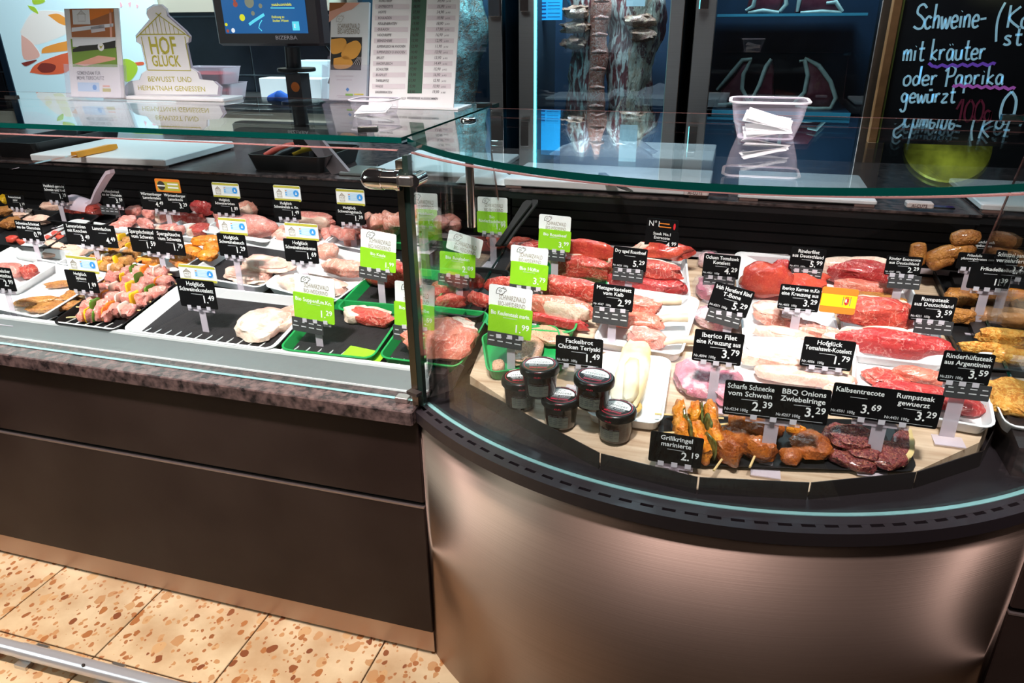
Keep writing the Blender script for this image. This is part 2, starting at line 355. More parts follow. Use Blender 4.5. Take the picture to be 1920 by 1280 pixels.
# ================================================================ straight counters
YF = 1.369
def counter(x0, x1, label, side):
    cx = (x0+x1)/2; root = tag(empty('service_counter', (cx, 1.8, 0)), label, 'counter')
    def bx(name, a, b, m, ch=0):
        mb = MB(); mb.box((a[0]-cx, a[1]-1.8, a[2]), (b[0]-cx, b[1]-1.8, b[2]), 0, None, ch); return mb.build(name, m, root)
    bx('kickplate', (x0, YF+.004, .012), (x1, YF+.02, .085), KICK)
    bx('plinth', (x0, YF+.03, 0), (x1, 2.7, .08), BLACKM)
    bx('lower_panel', (x0, YF, .086), (x1, YF+.03, .4985), PANEL, .002)
    bx('panel_edge', (x0, YF-.001, .4985), (x1, YF+.03, .503), mat('edge_strip', (.30, .24, .23), .35, .8))
    bx('shadow_gap', (x0, YF+.012, .503), (x1, YF+.03, .516), BLACKM)
    bx('upper_panel', (x0, YF, .516), (x1, YF+.03, .752), PANEL, .002)
    bx('carcass', (x0, YF+.03, .08), (x1, 2.15, .745), BLACKM)
    bx('granite_ledge', (x0, 1.338, .752), (x1, 1.5, .79), GRAN, .004)
    mb = MB(); mb.loft([[(x-cx, y-1.8, z) for x in (x0, x1)] for y, z in ((1.428, .79), (1.434, .846), (1.440, .852), (1.448, .852), (1.450, .84), (1.446, .79))], 0, None, False, False)
    mb.build('aluminium_lip', ALU, root)
    mb = MB(); mb.box((x0-cx, 1.4335-1.8, .8465), (x1-cx, 1.449-1.8, .853)); mb.box((x0-cx, 1.4265-1.8, .7905), (x1-cx, 1.4285-1.8, .795)); mb.build('lip_edge', WHITE, root)
    mb = MB(); mb.loft([[(x-cx, y-1.8, z) for x in (x0, x1)] for y, z in ((1.45, .80), (1.45, dz(1.45, -.004)), (2.16, dz(2.16, -.004)), (2.16, .80))], 0, None, False, False)
    mb.build('display_deck', mat('deck_black', (.010, .010, .012), .45), root)
    if side == 'l':
        k = 0; x = x1-.02
        while x > -2.35:
            mb = MB(); mb.tube([(x-cx, 1.447-1.8, .842), (x-cx, 1.50-1.8, .842), (x-cx, 1.505-1.8, .836)], .0018, 6); mb.build('wire', WHITE, root, True); x -= .033
    bx('rear_wall', (x0, 2.155, .74), (x1, 2.175, 1.112), BLACKM)
    for z in (1.0, 1.03, 1.06, 1.088):
        bx('rear_slat', (x0, 2.147, z), (x1, 2.155, z+.024), mat('slat_black', (.003, .0028, .003), .4, 0, .15))
    bx('worktop', (x0, 2.135, 1.132), (x1, 2.85, 1.14), GRAN, .002); bx('worktop_edge', (x0, 2.14, 1.112), (x1, 2.3, 1.132), BLACK)
    bx('rear_cabinet', (x0, 2.2, .08), (x1, 2.8, 1.112), BLACKM)
    return root
counter(-4.2, -.642, 'long brown panelled meat counter with granite ledge and aluminium lip', 'l')
counter(.642, 2.3, 'dark panelled end of the next counter beyond the curved steel front', 'r')
# ================================================================ curved counter
CX = 0.0
root = tag(empty('curved_counter', (0, 1.8, 0)), 'bow-fronted brushed steel counter section with black slotted rim', 'counter')
O18 = Vector((0, 1.8, 0)); T18 = Matrix.Translation(-O18)
def arc(R, cy, n=56, hx=.635, z=0):
    a = math.asin(min(1, hx/R)); return [(R*math.sin(-a+2*a*k/n), cy-R*math.cos(-a+2*a*k/n), z) for k in range(n+1)]
def wall_arc(mb, R, cy, z0, z1, th, hx=.635, n=56, mi=0):
    o0, o1, i1, i0 = arc(R, cy, n, hx, z0), arc(R, cy, n, hx, z1), arc(R-th, cy, n, hx, z1), arc(R-th, cy, n, hx, z0)
    return mb.loft([[o0[k], o1[k], i1[k], i0[k]] for k in range(n+1)], mi, T18)
m_ = wall_arc(MB(), .972, 2.11, .0, .752, .012, .642).build('steel_front', STEELF, root, False)
for p in m_.data.polygons: p.use_smooth = abs(p.normal.z) < .5 and len(p.vertices) == 4
# rim with real slots: two bands and bridges between the slots
mb = MB(); RO, CO = .986, 2.11
wall_arc(mb, RO, CO, .752, .780, .018, .642)
mb.build('rim_outer_band', RIMM, root)
mb = MB(); wall_arc(mb, RO-.026, CO, .752, .780, .17, .637)
mb.build('rim_inner_band', RIMM, root)
mb = MB(); wall_arc(mb, RO-.017, CO, .752, .770, .010, .64); mb.build('slot_channel', BLACKM, root)
ns = 33; A = math.asin(.638/RO)
for k in range(ns+1):
    a0 = -A + 2*A*k/ns - .0085*1.0; a1 = a0 + .017
    a0 = max(a0, -A); a1 = min(a1, A); mb = MB(); r1, r2 = RO-.0175, RO-.0265
    mb.prism([(r1*math.sin(a0), CO-r1*math.cos(a0)), (r1*math.sin(a1), CO-r1*math.cos(a1)), (r2*math.sin(a1), CO-r2*math.cos(a1)), (r2*math.sin(a0), CO-r2*math.cos(a0))], .752, .7798, 0, T18)
    mb.build('rim_bridge', RIMM, root)
fence_px = [(872, 716), (1125, 850), (1310, 895), (1520, 905), (1720, 885), (1845, 845), (1868, 800)]
fence = [az(x, y, .818) for x, y in fence_px]; fence[0].x = max(fence[0].x, -.60); fence[-1].x = min(fence[-1].x, .60)
for k in range(len(fence)-1):
    p, q = fence[k], fence[k+1]; d = (q-p).normalized(); nn = Vector((d.y, -d.x, 0)); p = p + d*.002; q = q - d*.002
    mb = MB(); mb.prism([(p.x+nn.x*.0, p.y+nn.y*.0), (q.x, q.y), (q.x-nn.x*.002, q.y-nn.y*.002), (p.x-nn.x*.002, p.y-nn.y*.002)], .780, .818, 0, T18); mb.build('front_stop_plate', DARKSTEEL, root)
dp = [(-.60, 2.13)] + [(p.x*.985, p.y+.012) for p in fence] + [(.60, 2.13)]
mb = MB(); mb.loft([[(x, y, .775) for x, y in dp], [(x, y, dz(y)) for x, y in dp]], 0, T18); mb.build('wooden_display_board', WOOD, root)
for s in (-1, 1):
    mb = MB(); mb.loft([[(s*.632, y, z0), (s*.598, y, z0), (s*.598, y, z1), (s*.632, y, z1)] if s < 0 else [(s*.598, y, z0), (s*.632, y, z0), (s*.632, y, z1), (s*.598, y, z1)] for y, z0, z1 in ((1.44, .78, dz(1.44, .022)), (2.13, .78, dz(2.13, .022)))], 0, T18)
    mb.build('divider_rail', DARKSTEEL, root)
mb = MB(); mb.box((-.63, 2.135, .3), (.63, 2.15, 1.112), 0, T18); mb.build('rear_wall', BLACKM, root)
for z in (1.0, 1.03, 1.06, 1.088):
    mb = MB(); mb.box((-.63, 2.127, z), (.63, 2.135, z+.024), 0, T18); mb.build('rear_slat', mat('slat_black', (.003, .0028, .003), .4, 0, .15), root)
mb = MB(); mb.box((-.64, 2.127, .97), (.64, 2.131, .985), 0, T18); mb.build('rear_stop', mat('stop_grey', (.55, .45, .47), .5), root)
mb = MB(); mb.box((-.64, 2.12, 1.132), (.64, 2.85, 1.14), 0, T18, .002); mb.build('worktop', GRAN, root); mb = MB(); mb.box((-.64, 2.126, 1.112), (.64, 2.3, 1.132), 0, T18); mb.build('worktop_edge', BLACK, root)
mb = MB(); mb.box((-.64, 2.2, .05), (.64, 2.8, 1.11), 0, T18); mb.build('rear_cabinet', BLACKM, root)
for x, y in ((1262, 903), (1378, 919)):
    p = az(x, y, .784); mb = MB(); M4 = Matrix.Translation(p-O18) @ Matrix.Rotation(.1, 4, 'Z')
    for a, b in (((-.035, -.006, 0), (.035, -.002, .002)), ((-.035, .006, 0), (.035, .012, .002)), ((-.035, -.002, 0), (-.030, .006, .002)), ((-.014, -.002, 0), (-.008, .006, .002)), ((.008, -.002, 0), (.014, .006, .002)), ((.030, -.002, 0), (.035, .006, .002))): mb.box(a, b, 0, M4)
    mb.build('vent_clip', mat('clip_grey', (.5, .48, .5), .4), root)
# ================================================================ glass
def pane(name, label, poly_rings, edge_faces, loc, edgemat=GEDGE):
    root = tag(empty(name, loc), label, 'glass pane'); return root
# left straight front pane
def front_pane(x0, x1, label):
    c = Vector(((x0+x1)/2, 1.392, 1.08)); root = tag(empty('front_glass_pane', c), label, 'glass pane')
    mb = MB(); mb.box((x0-c.x, -.004, .792-c.z), (x1-c.x, .004, 1.372-c.z)); mb.build('glass', GLASS, root)
    mb = MB(); mb.box((x0-c.x, -.0045, .7915-c.z), (x1-c.x, .0045, .7928-c.z)); mb.build('lower_edge', GEDGEL, root)
    mb = MB(); mb.box((x0-c.x, -.0045, 1.3715-c.z), (x1-c.x, .0045, 1.3735-c.z)); mb.build('upper_edge', PINKEDGE, root); return root
front_pane(-4.2, -.655, 'straight front glass pane standing on the granite ledge')
front_pane(.655, 2.3, 'front glass pane of the next counter beyond the curved glass')
root = tag(empty('curved_glass_pane', (0, 1.8, 0)), 'curved front glass pane rising from the black slotted rim', 'glass pane')
RG, CG = .996, 2.172
m_ = wall_arc(MB(), RG, CG, .7805, 1.366, .008, .630).build('glass', GLASS, root, True)
wall_arc(MB(), RG+.0005, CG, .7803, .7822, .009, .630).build('lower_edge', GEDGEL, root)
wall_arc(MB(), RG+.0005, CG, 1.3655, 1.368, .009, .630).build('upper_edge', PINKEDGE, root)
def shelf(name, label, poly):
    n = len(poly); cx = sum(p[0] for p in poly)/n; cy = sum(p[1] for p in poly)/n
    root = tag(empty(name, (cx, cy, 1.385)), label, 'glass shelf'); P = [(x-cx, y-cy) for x, y in poly]
    mb = MB(); mb.prism(P, 0, .012); mb.build('glass', GLASS, root)
    mb = MB(); vs = []; e = 1.0006
    vs = [(x*e, y*e, .0002) for x, y in P] + [(x*e, y*e, .0118) for x, y in P]
    ymax = max(y for x, y in P)
    mb.add(vs, [(i, (i+1) % n, n+(i+1) % n, n+i) for i in range(n) if P[i][1]+P[(i+1) % n][1] < 2*ymax-.01]); mb.build('glass_edge', GEDGE, root)
    X_ = [x for x, y in P if y > ymax-.001]; mb = MB(); mb.box((min(X_), ymax-.0005, .0108), (max(X_), ymax+.0005, .0122)); mb.build('rear_edge', PINKEDGE, root); return root
shelf('glass_shelf', 'long straight glass top shelf carrying the leaflets and price list', [(-4.2, 1.40), (-.650, 1.40), (-.650, 2.07), (-4.2, 2.07)])
shelf('glass_shelf', 'curved glass top shelf carrying the clear plastic tub', [(x, y) for x, y, z in arc(.8135, 1.9085, 48, .637)] + [(.637, 1.935), (-.637, 1.935)])
shelf('glass_shelf', 'short glass top shelf of the next counter at the picture edge', [(.650, 1.40), (2.3, 1.40), (2.3, 2.07), (.650, 2.07)])
for s, lab in ((-1, 'upright glass divider between the straight and the curved counter'), (1, 'upright glass divider before the breaded meats')):
    root = tag(empty('glass_divider', (s*.635, 1.7, 1.1)), lab, 'glass pane')
    pts = [(1.42, .845), (2.05, .975), (2.05, 1.013), (1.91, 1.37), (1.42, 1.37)]
    mb = MB(); mb.loft([[(-.003, y-1.7, z-1.1) for y, z in pts], [(.003, y-1.7, z-1.1) for y, z in pts]]); mb.build('glass', GLASS, root)
    mb = MB(); mb.tube([(0, 2.0505-1.7, 1.013-1.1), (0, 1.9105-1.7, 1.37-1.1)], .0028, 4); mb.build('rear_edge', PINKEDGE, root)
    mb = MB(); mb.tube([(0, 1.42-1.7, .843-1.1), (0, 2.05-1.7, .973-1.1)], .004, 4); mb.build('lower_edge', GEDGE, root)
# corner post with clamp
root = tag(empty('corner_post', (-.645, 1.385, .79)), 'slim steel corner post between straight and curved glass', 'post')
MB().box((-.009, -.012, 0), (.006, .012, .565)).build('upright', mat('post_steel', (.45, .38, .27), .25, 1), root)
MB().box((.006, -.010, 0), (.018, .010, .575)).build('gasket', mat('gasket', (.01, .02, .016), .2), root)
mb = MB(); MX = Matrix.Translation((-.045, -.02, .528)) @ Matrix.Rotation(PI/2, 4, 'Y')
mb.lathe([(0, -.036), (.012, -.035), (.019, -.028), (.022, -.018), (.022, .012), (.020, .013), (.020, .04), (.022, .041), (.022, .05), (.010, .052)], 24, 0, MX); mb.build('clamp_knob', CHROME, root, True)
MB().box((.004, -.034, .518), (.034, -.018, .538), 0, None, .003).build('clamp_plate', STEEL, root)
MB().tube([(.034, -.026, .528), (.034, .02, .528)], .014, 14).build('clamp_button', CHROME, root, True)
mb = MB(); mb.box((-.006, -.030, .036), (.026, -.012, .044), 0, Matrix.Translation((0, 0, 0)) @ Matrix.Rotation(-.35, 4, 'Z'))
mb.build('lower_bracket', DARKSTEEL, root)
mb = MB(); mb.add([(.03, .0, .02), (.075, .03, .03), (.10, .05, .085), (.09, .05, .09), (.045, .015, .05), (.03, .003, .02), (.075, .033, .03), (.10, .053, .085), (.09, .053, .09), (.045, .018, .05)], [(0, 1, 2, 3, 4), (9, 8, 7, 6, 5)] + [(i, 5+i, 5+(i+1) % 5, (i+1) % 5) for i in range(5)]); mb.build('bracket_fin', DARKSTEEL, root)
MB().box((-.055, -.012, 0), (-.022, .012, .014), 0, None, .002).build('glass_shoe', STEEL, root)
# chrome clips and shelf poles
def clip(x, y, label, rot=0):
    p = az(x, y, 1.399); o = MB().box((-.022, -.010, -.016), (.022, .010, .004), 0, None, .002).build('shelf_clip', CHROME, None, False, p, (0, 0, rot)); tag(o, label, 'clip', 'chrome shelf clips'); return o
clip(690, 240, 'flat chrome clip joining the two glass shelves near their front corner', .35)
clip(907, 196, 'flat chrome clip joining the two glass shelves near their back corner', .35)
clip(1898, 218, 'chrome clip at the far corner of the curved shelf before the chalkboard')
clip(22, 181, 'flat chrome clip on the straight shelf beside the sandwich poster')
def pole(x, y, label):
    p = az(x, y, 1.397); root = tag(empty('shelf_pole', (p.x, p.y, 1.14)), label, 'pole')
    h = 1.385-1.14
    MB().lathe([(.011, .001), (.011, h-.002)], 14).build('tube', CHROME, root, True)
    MB().lathe([(.019, h+.0125), (.019, h+.016), (.016, h+.019), (0, h+.019)], 20, 0, None, True).build('cap', CHROME, root, True)
    MB().lathe([(.015, h-.05), (.015, h-.003)], 16).build('collar', mat('bronze_collar', (.25, .16, .13), .35, .8), root, True)
def smooth(L, n=4):
    if len(L) < 3: return L
    out = []
    for i in range(len(L)-1):
        p0, p1, p2, p3 = L[max(i-1, 0)], L[i], L[i+1], L[min(i+2, len(L)-1)]
        for k in range(n):
            t = k/n; out.append(tuple(.5*((2*p1[j])+(-p0[j]+p2[j])*t+(2*p0[j]-5*p1[j]+4*p2[j]-p3[j])*t*t+(-p0[j]+3*p1[j]-3*p2[j]+p3[j])*t**3) for j in (0, 1)))
    return out+[L[-1]]
pole(878, 226, 'chrome shelf pole with round cap under the curved glass shelf corner')
# ================================================================ flat printed things measured on a real plane
class Flat:
    """a plane through P0 leaning back by lam; px() gives metres on it (u to the side, v up)"""
    def __init__(s, x, y, P0=None, Y=None, Z=None, lam=0):
        s.o = P0 if P0 is not None else (az(x, y, Z) if Z is not None else ay(x, y, Y)); s.lam = lam
        s.n = Vector((0, -math.cos(lam), math.sin(lam))); s.up = Vector((0, math.sin(lam), math.cos(lam)))
        s.rot = (-lam, 0, 0)
    def __call__(s, x, y):
        d = ray(x, y); t = (s.o-CAM).dot(s.n)/d.dot(s.n); q = CAM + d*t - s.o; return (q.x, q.dot(s.up))
    def k(s): return px(s.o)
    def pts(s, L): return [s(x, y) for x, y in L]
    def bx(s, x0, y0, x1, y1): a = s(x0, y1); b = s(x1, y0); return min(a[0], b[0]), min(a[1], b[1]), max(a[0], b[0]), max(a[1], b[1])
def slab(mb, pts, y0, y1, mi=0):
    return mb.loft([[(x, y0, z) for x, z in pts], [(x, y1, z) for x, z in pts]], mi)
COWPTS = [(0, .1), (.02, .5), (.12, .8), (.3, .95), (.5, .85), (.62, .95), (.78, .8), (1, .72), (.93, .55), (.8, .5), (.74, .25), (.55, .05), (.35, 0), (.28, .2), (.15, .12), (0, .1)]
def cow(mb, x, z, w, h, y, mi, lw=.0012):
    mb.ribbon([(x+a*w, z+b*h) for a, b in COWPTS], lw, y, mi)
    mb.ribbon([(x+a*w, z+b*h) for a, b in ((.25, .55), (.4, .65), (.5, .5), (.42, .35), (.3, .4), (.25, .55))], lw*.8, y, mi)
    mb.ribbon([(x+a*w, z+b*h) for a, b in ((.62, .95), (.7, 1.1), (.76, .95), (.9, 1.0), (.93, .75))], lw*.8, y, mi)
def barn(mb, x, z, w, h, y, mi, lw=.0012, words=True):
    P = lambda L: [(x+a*w, z+b*h) for a, b in L]
    mb.ribbon(P([(.08, .66), (.55, 1.04)]), lw, y, mi); mb.ribbon(P([(.92, .66), (.45, 1.04)]), lw, y, mi)
    mb.ribbon(P([(.0, .60), (.08, .66), (.92, .66), (1.0, .60)]), lw, y, mi)
    mb.ribbon(P([(.1, .62), (.1, .0), (.9, .0), (.9, .62)]), lw, y, mi)
    for i in range(9):
        a = .2+.075*i; t = 1-abs(a-.5)/.42; mb.ribbon(P([(a, .67), (a, .66+.32*t)]), lw*.7, y, mi)
    if words:
        text(mb, 'HOF', x+w*.5, z+h*.33, h*.30, 'c', y, False, 1.0, mi, 0, None, w*.62); text(mb, 'GLÜCK', x+w*.5, z+h*.08, h*.22, 'c', y, False, 1.0, mi, 0, None, w*.66)
PMATS = [WHITEP, GREYT, OLIVE, BLUEP, LBLUE, REDP, ORANGEP, YELLOWP, BROWNP, LIME, mat('meadow_print', (.20, .34, .04), .6), mat('rust_print', (.42, .13, .03), .6), mat('sky_print', (.85, .88, .92), .6), mat('dark_print', (.02, .015, .012), .6), mat('list_green', (.035, .10, .06), .6), mat('list_stripe', (.72, .66, .68), .7), mat('salmon_print', (.85, .42, .30), .6), mat('golden_print', (.78, .36, .05), .6)]
pW, pG, pO, pB, pL, pR, pOr, pY, pBr, pLi, pMe, pRu, pSk, pDk, pLG, pLS, pSa, pGo = range(18)
# ---- leaflet in a clear holder, barn pictures
F = Flat(184, 184, Z=1.40, lam=.20); root = tag(empty('leaflet_holder', F.o, F.rot), 'clear holder with a farm photo leaflet about animal welfare', 'leaflet holder')
b = F.bx(134, 15, 222, 182); mb = MB(); mb.box((b[0], 0, .003), (b[2], .004, b[3])); lf = mb.build('leaflet', PAPER, root)
mb = MB(); e = -.0008
def R(x0, y0, x1, y1, mi, y=e): q = F.bx(x0, y0, x1, y1); mb.rect(*q, y, mi)
R(135, 16, 213, 70, pRu); R(137, 73, 217, 125, pMe); R(137, 73, 217, 88, pSk, -.001); mb.poly(F.pts([(137, 92), (150, 86), (180, 84), (217, 76), (217, 90), (137, 98)]), -.0012, pDk)
for pts, mi in (([(150, 20), (165, 40), (213, 22), (213, 16), (160, 16)], pOr), ([(135, 52), (213, 44), (213, 50), (135, 60)], pSk), ([(170, 50), (196, 46), (198, 58), (172, 62)], pLS), ([(205, 16), (209, 16), (211, 70), (207, 70)], pSa), ([(140, 120), (185, 104), (217, 108), (217, 112), (160, 124)], pSa)): mb.poly(F.pts(pts), -.0011, mi)
R(138, 18, 168, 46, pW, -.0013); q = F.bx(146, 20, 161, 40); barn(mb, q[0], q[1], q[2]-q[0], q[3]-q[1], -.0015, pBr, .0008, False)
x, z = F(190, 88); mb.disc(x, z, .012, -.0016, pW); mb.poly(F.pts([(187, 86), (190, 92), (195, 83), (191, 87)]), -.0018, pO)
k = F.k(); x, z = F(145, 140); text(mb, 'GEMEINSAM FÜR', x, z, 9*k, 'l', -.0012, True, .8, pG); x, z = F(145, 149); text(mb, 'MEHR TIERSCHUTZ', x, z, 9*k, 'l', -.0012, True, .8, pG)
R(147, 155, 186, 171, pL); x, z = F(178, 164); mb.disc(x, z, .008, -.0012, pB); R(193, 166, 208, 172, pO); R(193, 160, 206, 163, pSa)
mb.build('print', PMATS, lf)
b = F.bx(133, 122, 229, 185); mb = MB(); mb.box((b[0]-.004, -.012, .0), (b[2], -.010, b[3])); mb.box((b[0]-.004, .012, 0), (b[2], .014, b[3]+.02)); mb.box((b[0]-.004, -.012, 0), (b[2], .014, .002)); mb.box((b[0]-.006, -.012, 0), (b[0]-.004, .014, b[3])); mb.box((b[2], -.012, 0), (b[2]+.002, .014, b[3]))
mb.build('pocket', CLEAR2, root)
# ---- acrylic house sign
F = Flat(330, 179, Z=1.407); root = tag(empty('acrylic_sign', F.o), 'house-shaped white acrylic sign with golden barn drawing on a white foot', 'sign')
out = [(277, 16), (290, 8), (303, 8), (313, 16), (316, 28), (350, 58), (358, 68), (357, 78), (351, 82), (361, 128), (374, 136), (379, 150), (405, 153), (416, 163), (414, 180), (236, 180), (234, 164), (242, 154), (262, 151), (267, 138), (277, 132), (266, 84), (257, 78), (256, 66), (282, 36), (276, 26)]
P = F.pts(out); mb = MB(); slab(mb, P, -.004, .004); pl = mb.build('clear_plate', CLEAR, root)
cx, cz = sum(p[0] for p in P)/len(P), sum(p[1] for p in P)/len(P)
mb = MB(); slab(mb, [(cx+(x-cx)*.955, cz+(z-cz)*.965) for x, z in P], -.0052, -.0042); pl2 = mb.build('white_face', WHITEP, root)
mb = MB(); q = F.bx(272, 28, 350, 131); mb2 = mb
barn(mb, q[0]-.004, q[1], q[2]-q[0]+.008, q[3]-q[1], -.0058, pO, .0028, False); k = F.k()
for s_, x_, y_, h_, w_ in (('HOF', 310, 101, 42, 60), ('GLÜCK', 315, 124, 27, 62), ('BEWUSST UND', 321, 153, 13, 100), ('HEIMATNAH GENIESSEN', 324, 170, 12.5, 164)):
    x, z = F(x_, y_); text(mb, s_, x, z, h_*k, 'c', -.0058, h_ > 20, 1.1, pO, 0, None, w_*k)
mb.build('print', PMATS, pl2)
b0 = F(216, 186); b1 = F(438, 182); mb = MB(); mb.box((b0[0], -.05, -.010), (b1[0], .05, 0), 0, None, .003); mb.build('foot', WHITE, root)
# ---- brochure holder 2
F = Flat(655, 190, Z=1.40, lam=.26); root = tag(empty('leaflet_holder', F.o, F.rot), 'clear holder with white beef leaflets showing grilled steaks', 'leaflet holder')
b = F.bx(617, 4, 692, 190); mb = MB(); mb.box((b[0], 0, .003), (b[2], .010, b[3]), 0); lf = mb.build('leaflet', PAPER, root)
mb = MB()
mb.poly(F.pts([(618, 5), (676, 5), (660, 18), (640, 24), (617, 42)]), -.001, pSa); mb.poly(F.pts([(618, 5), (650, 5), (640, 14), (618, 22)]), -.0012, pRu)
q = F.bx(620, 70, 679, 131); mb.rect(*q, -.001, pDk)
for pts in ([(621, 74), (645, 72), (650, 84), (640, 98), (622, 100)], [(648, 84), (668, 76), (678, 88), (668, 108), (648, 112), (640, 102)], [(626, 110), (650, 106), (662, 118), (652, 128), (628, 128)]): mb.poly(F.pts(smooth(pts+[pts[0]], 4)[:-1]), -.0014, pGo)
for i in range(4): mb.ribbon(F.pts([(662+4*i, 122), (672+2*i, 107)]), .0012, -.0016, pLS)
x, z = F(631, 38); k = F.k(); cow(mb, x, z-.006, 16*k, 12*k, -.0012, pBr, .0008)
for s_, y_ in (('SCHWARZWALD', 54), ('BIO-WEIDERIND', 64)): x, z = F(654, y_); text(mb, s_, x, z, 13*k, 'c', -.0012, False, .6, pBr, 0, None, 46*k)
for y_, w_ in ((142, 34), (149, 30), (179, 28), (182, 24)): q = F.bx(646-w_/2, y_, 646+w_/2, y_+1.4); mb.rect(*q, -.0012, pLS)
x, z = F(652, 168); mb.poly([(x-.006, z), (x, z-.006), (x+.006, z), (x, z+.006)], -.0012, pB); q = F.bx(648, 176, 662, 180); mb.rect(*q, -.0012, pLi); q = F.bx(664, 176, 682, 178); mb.rect(*q, -.0012, pY)
mb.build('print', PMATS, lf)
b = F.bx(608, 124, 700, 192); mb = MB(); mb.box((b[0], -.014, 0), (b[2], -.012, b[3])); mb.box((b[0], .014, 0), (b[2], .016, b[3]+.03)); mb.box((b[0], -.014, 0), (b[2], .016, .002)); mb.box((b[0]-.002, -.014, 0), (b[0], .016, b[3])); mb.box((b[2], -.014, 0), (b[2]+.002, .016, b[3])); mb.build('pocket', CLEAR2, root)
# ---- price list on a stand
F = Flat(770, 200, Z=1.401, lam=.27); root = tag(empty('price_list', F.o, F.rot), 'white price list stand with a dark green price column', 'price list')
b0, b1 = F(691, 201), F(850, 204); tl, tr_ = F(700, -35), F(864, -35)
mb = MB(); slab(mb, [b0, b1, tr_, tl], 0, .004); sh = mb.build('sheet', PAPER, root)
mb = MB(); k = F.k(); rows = ['ROASTBEEF', 'ENTRECOTE', 'HÜFTE', 'ROULADEN', 'KEULENBRATEN', 'GULASCH', 'HOCHRIPPE', 'BEINSCHEIBE', 'SUPPENFLEISCH M. KNOCHEN', 'SUPPENFLEISCH O. KNOCHEN', 'BRUST', 'HACKFLEISCH', 'SCHULTER', 'BUGFILET', 'TAFELSPITZ', 'WADE', 'SAUERBRATEN']
pr = ['39,90', '35,90', '34,90', '19,90', '18,90', '17,90', '16,90', '12,90', '11,90', '13,90', '13,90', '14,49', '15,90', '16,90', '15,90', '13,90', '19,90']
p2 = ['38,90', '38,90', '37,90', '20,90', '19,90', '16,90', '16,90', '13,90', '12,90', '14,40', '15,90', '16,49', '17,90', '19,90', '21,90', '15,90', '19,90']
mb.poly(F.pts([(774, -35), (802, -35), (791, 175), (764, 175)]), -.0008, pLG)
for i, r in enumerate(rows):
    y_ = 1.5 + 10.65*i; xl = 710 - 6.5*i/16; xr = 820 - 10*i/16
    if i % 2: mb.poly(F.pts([(xl-6, y_-4), (768-9*i/16, y_-4), (768-9*i/16, y_+5), (xl-6, y_+5)]), -.0006, pLS); mb.poly(F.pts([(803-10*i/16, y_-4), (856-11*i/16, y_-4), (856-11*i/16, y_+5), (803-10*i/16, y_+5)]), -.0006, pLS)
    x, z = F(xl, y_+2.6); text(mb, r, x, z, 6.2*k, 'l', -.0012, True, .85, pG, .2, None, 58*k)
    x, z = F(xr, y_+2.6); text(mb, pr[i], x, z, 7*k, 'l', -.0012, True, .9, pG, .2); x2 = x+18*k; text(mb, 'je KG', x2, z, 4*k, 'l', -.0012, True, .9, pG, .2)
    x, z = F(xr-45, y_+2.6); text(mb, p2[i], x, z, 7*k, 'l', -.0012, True, .9, pDk, .2)
x, z = F(730, 186); text(mb, 'STAND 12.10.23', x, z, 5.6*k, 'l', -.0012, True, .85, pG, .2); x, z = F(763, 186); text(mb, 'WERBEPREISE AUSGENOMMEN', x, z, 6*k, 'l', -.0012, True, .85, pG, .2, None, 62*k)
mb.build('print', PMATS, sh)
MB().box((b0[0], -.02, -.003), (b1[0]+.02, .09, .0), 0, Matrix.Rotation(F.lam, 4, 'X')).build('foot', WHITE, root)
# ---- clear tubs with paper slips
def rrect(w, d, r, n=4):
    pts = []
    for cx, cy, a0 in ((w/2-r, d/2-r, 0), (-w/2+r, d/2-r, 90), (-w/2+r, -d/2+r, 180), (w/2-r, -d/2+r, 270)):
        for k in range(n+1): a = math.radians(a0+90*k/n); pts.append((cx+r*math.cos(a), cy+r*math.sin(a)))
    return pts
def ringz(w, d, r, z, n=4): return [(x, y, z) for x, y in rrect(w, d, r, n)]
def tub(x0, x1, y, w0, w1, h, label, slips, d0=.075, d1=.11):
    a = az(x0, y, 1.3972); c = az(x1, y, 1.3972); p = (a+c)/2 + Vector((0, d0/2, 0))
    root = tag(empty('clear_tub', p), label, 'tub'); mb = MB()
    mb.loft([ringz(w0*.9, d0*.9, .014, .003), ringz(w0, d0, .018, 0), ringz(w0+(w1-w0)*.5, d0+(d1-d0)*.5, .02, h*.5), ringz(w1*.92, d1*.92, .02, h*.9), ringz(w1*.93, d1*.93, .02, h)], 0, None, False)
    mb.add([(x, y, 0.0) for x, y in rrect(w0, d0, .018)], [tuple(range(20))]); mb.build('wall', CLEAR2, root, True)
    mb = MB(); mb.loft([ringz(w1*.93, d1*.93, .02, h-.002), ringz(w1, d1, .024, h-.003), ringz(w1+.002, d1+.002, .024, h), ringz(w1*.98, d1*.98, .022, h+.001), ringz(w1*.93, d1*.93, .02, h)], 0, None, False); mb.build('rim', mat('milky_rim', (.85, .80, .88), .3), root, True)
    for i, (dx, dy, zz, rz, w) in enumerate(slips):
        mb = MB(); M4 = Matrix.Translation(p + Vector((dx, dy, zz))) @ Matrix.Rotation(rz, 4, 'Z') @ Matrix.Rotation(.16*(1 if i % 2 else -1), 4, 'Y') @ Matrix.Rotation(.25, 4, 'X')
        mb.box((-w/2, -.026, 0), (w/2, .03, .0015)); mb.box((-w/2+.004, -.03, .004), (w/2+.004, .024, .0055), 0, Matrix.Rotation(.12, 4, 'Y')); o = mb.build('paper_slip', PAPER); o.matrix_world = M4
        tag(o, ['folded paper slip lowest in the clear tub', 'folded paper slip upper in the clear tub'][i % 2] + label.split('tub')[-1], 'paper')
tub(1386, 1484, 261, .105, .150, .070, 'clear plastic tub with paper slips on the curved glass shelf', [(0, 0, .012, .05, .085), (.0, .01, .03, -.08, .088)])
tub(652, 733, 216, .098, .118, .036, 'low clear tub with paper slips before the price list', [(-.004, -.005, .008, .03, .085)], .07, .09)
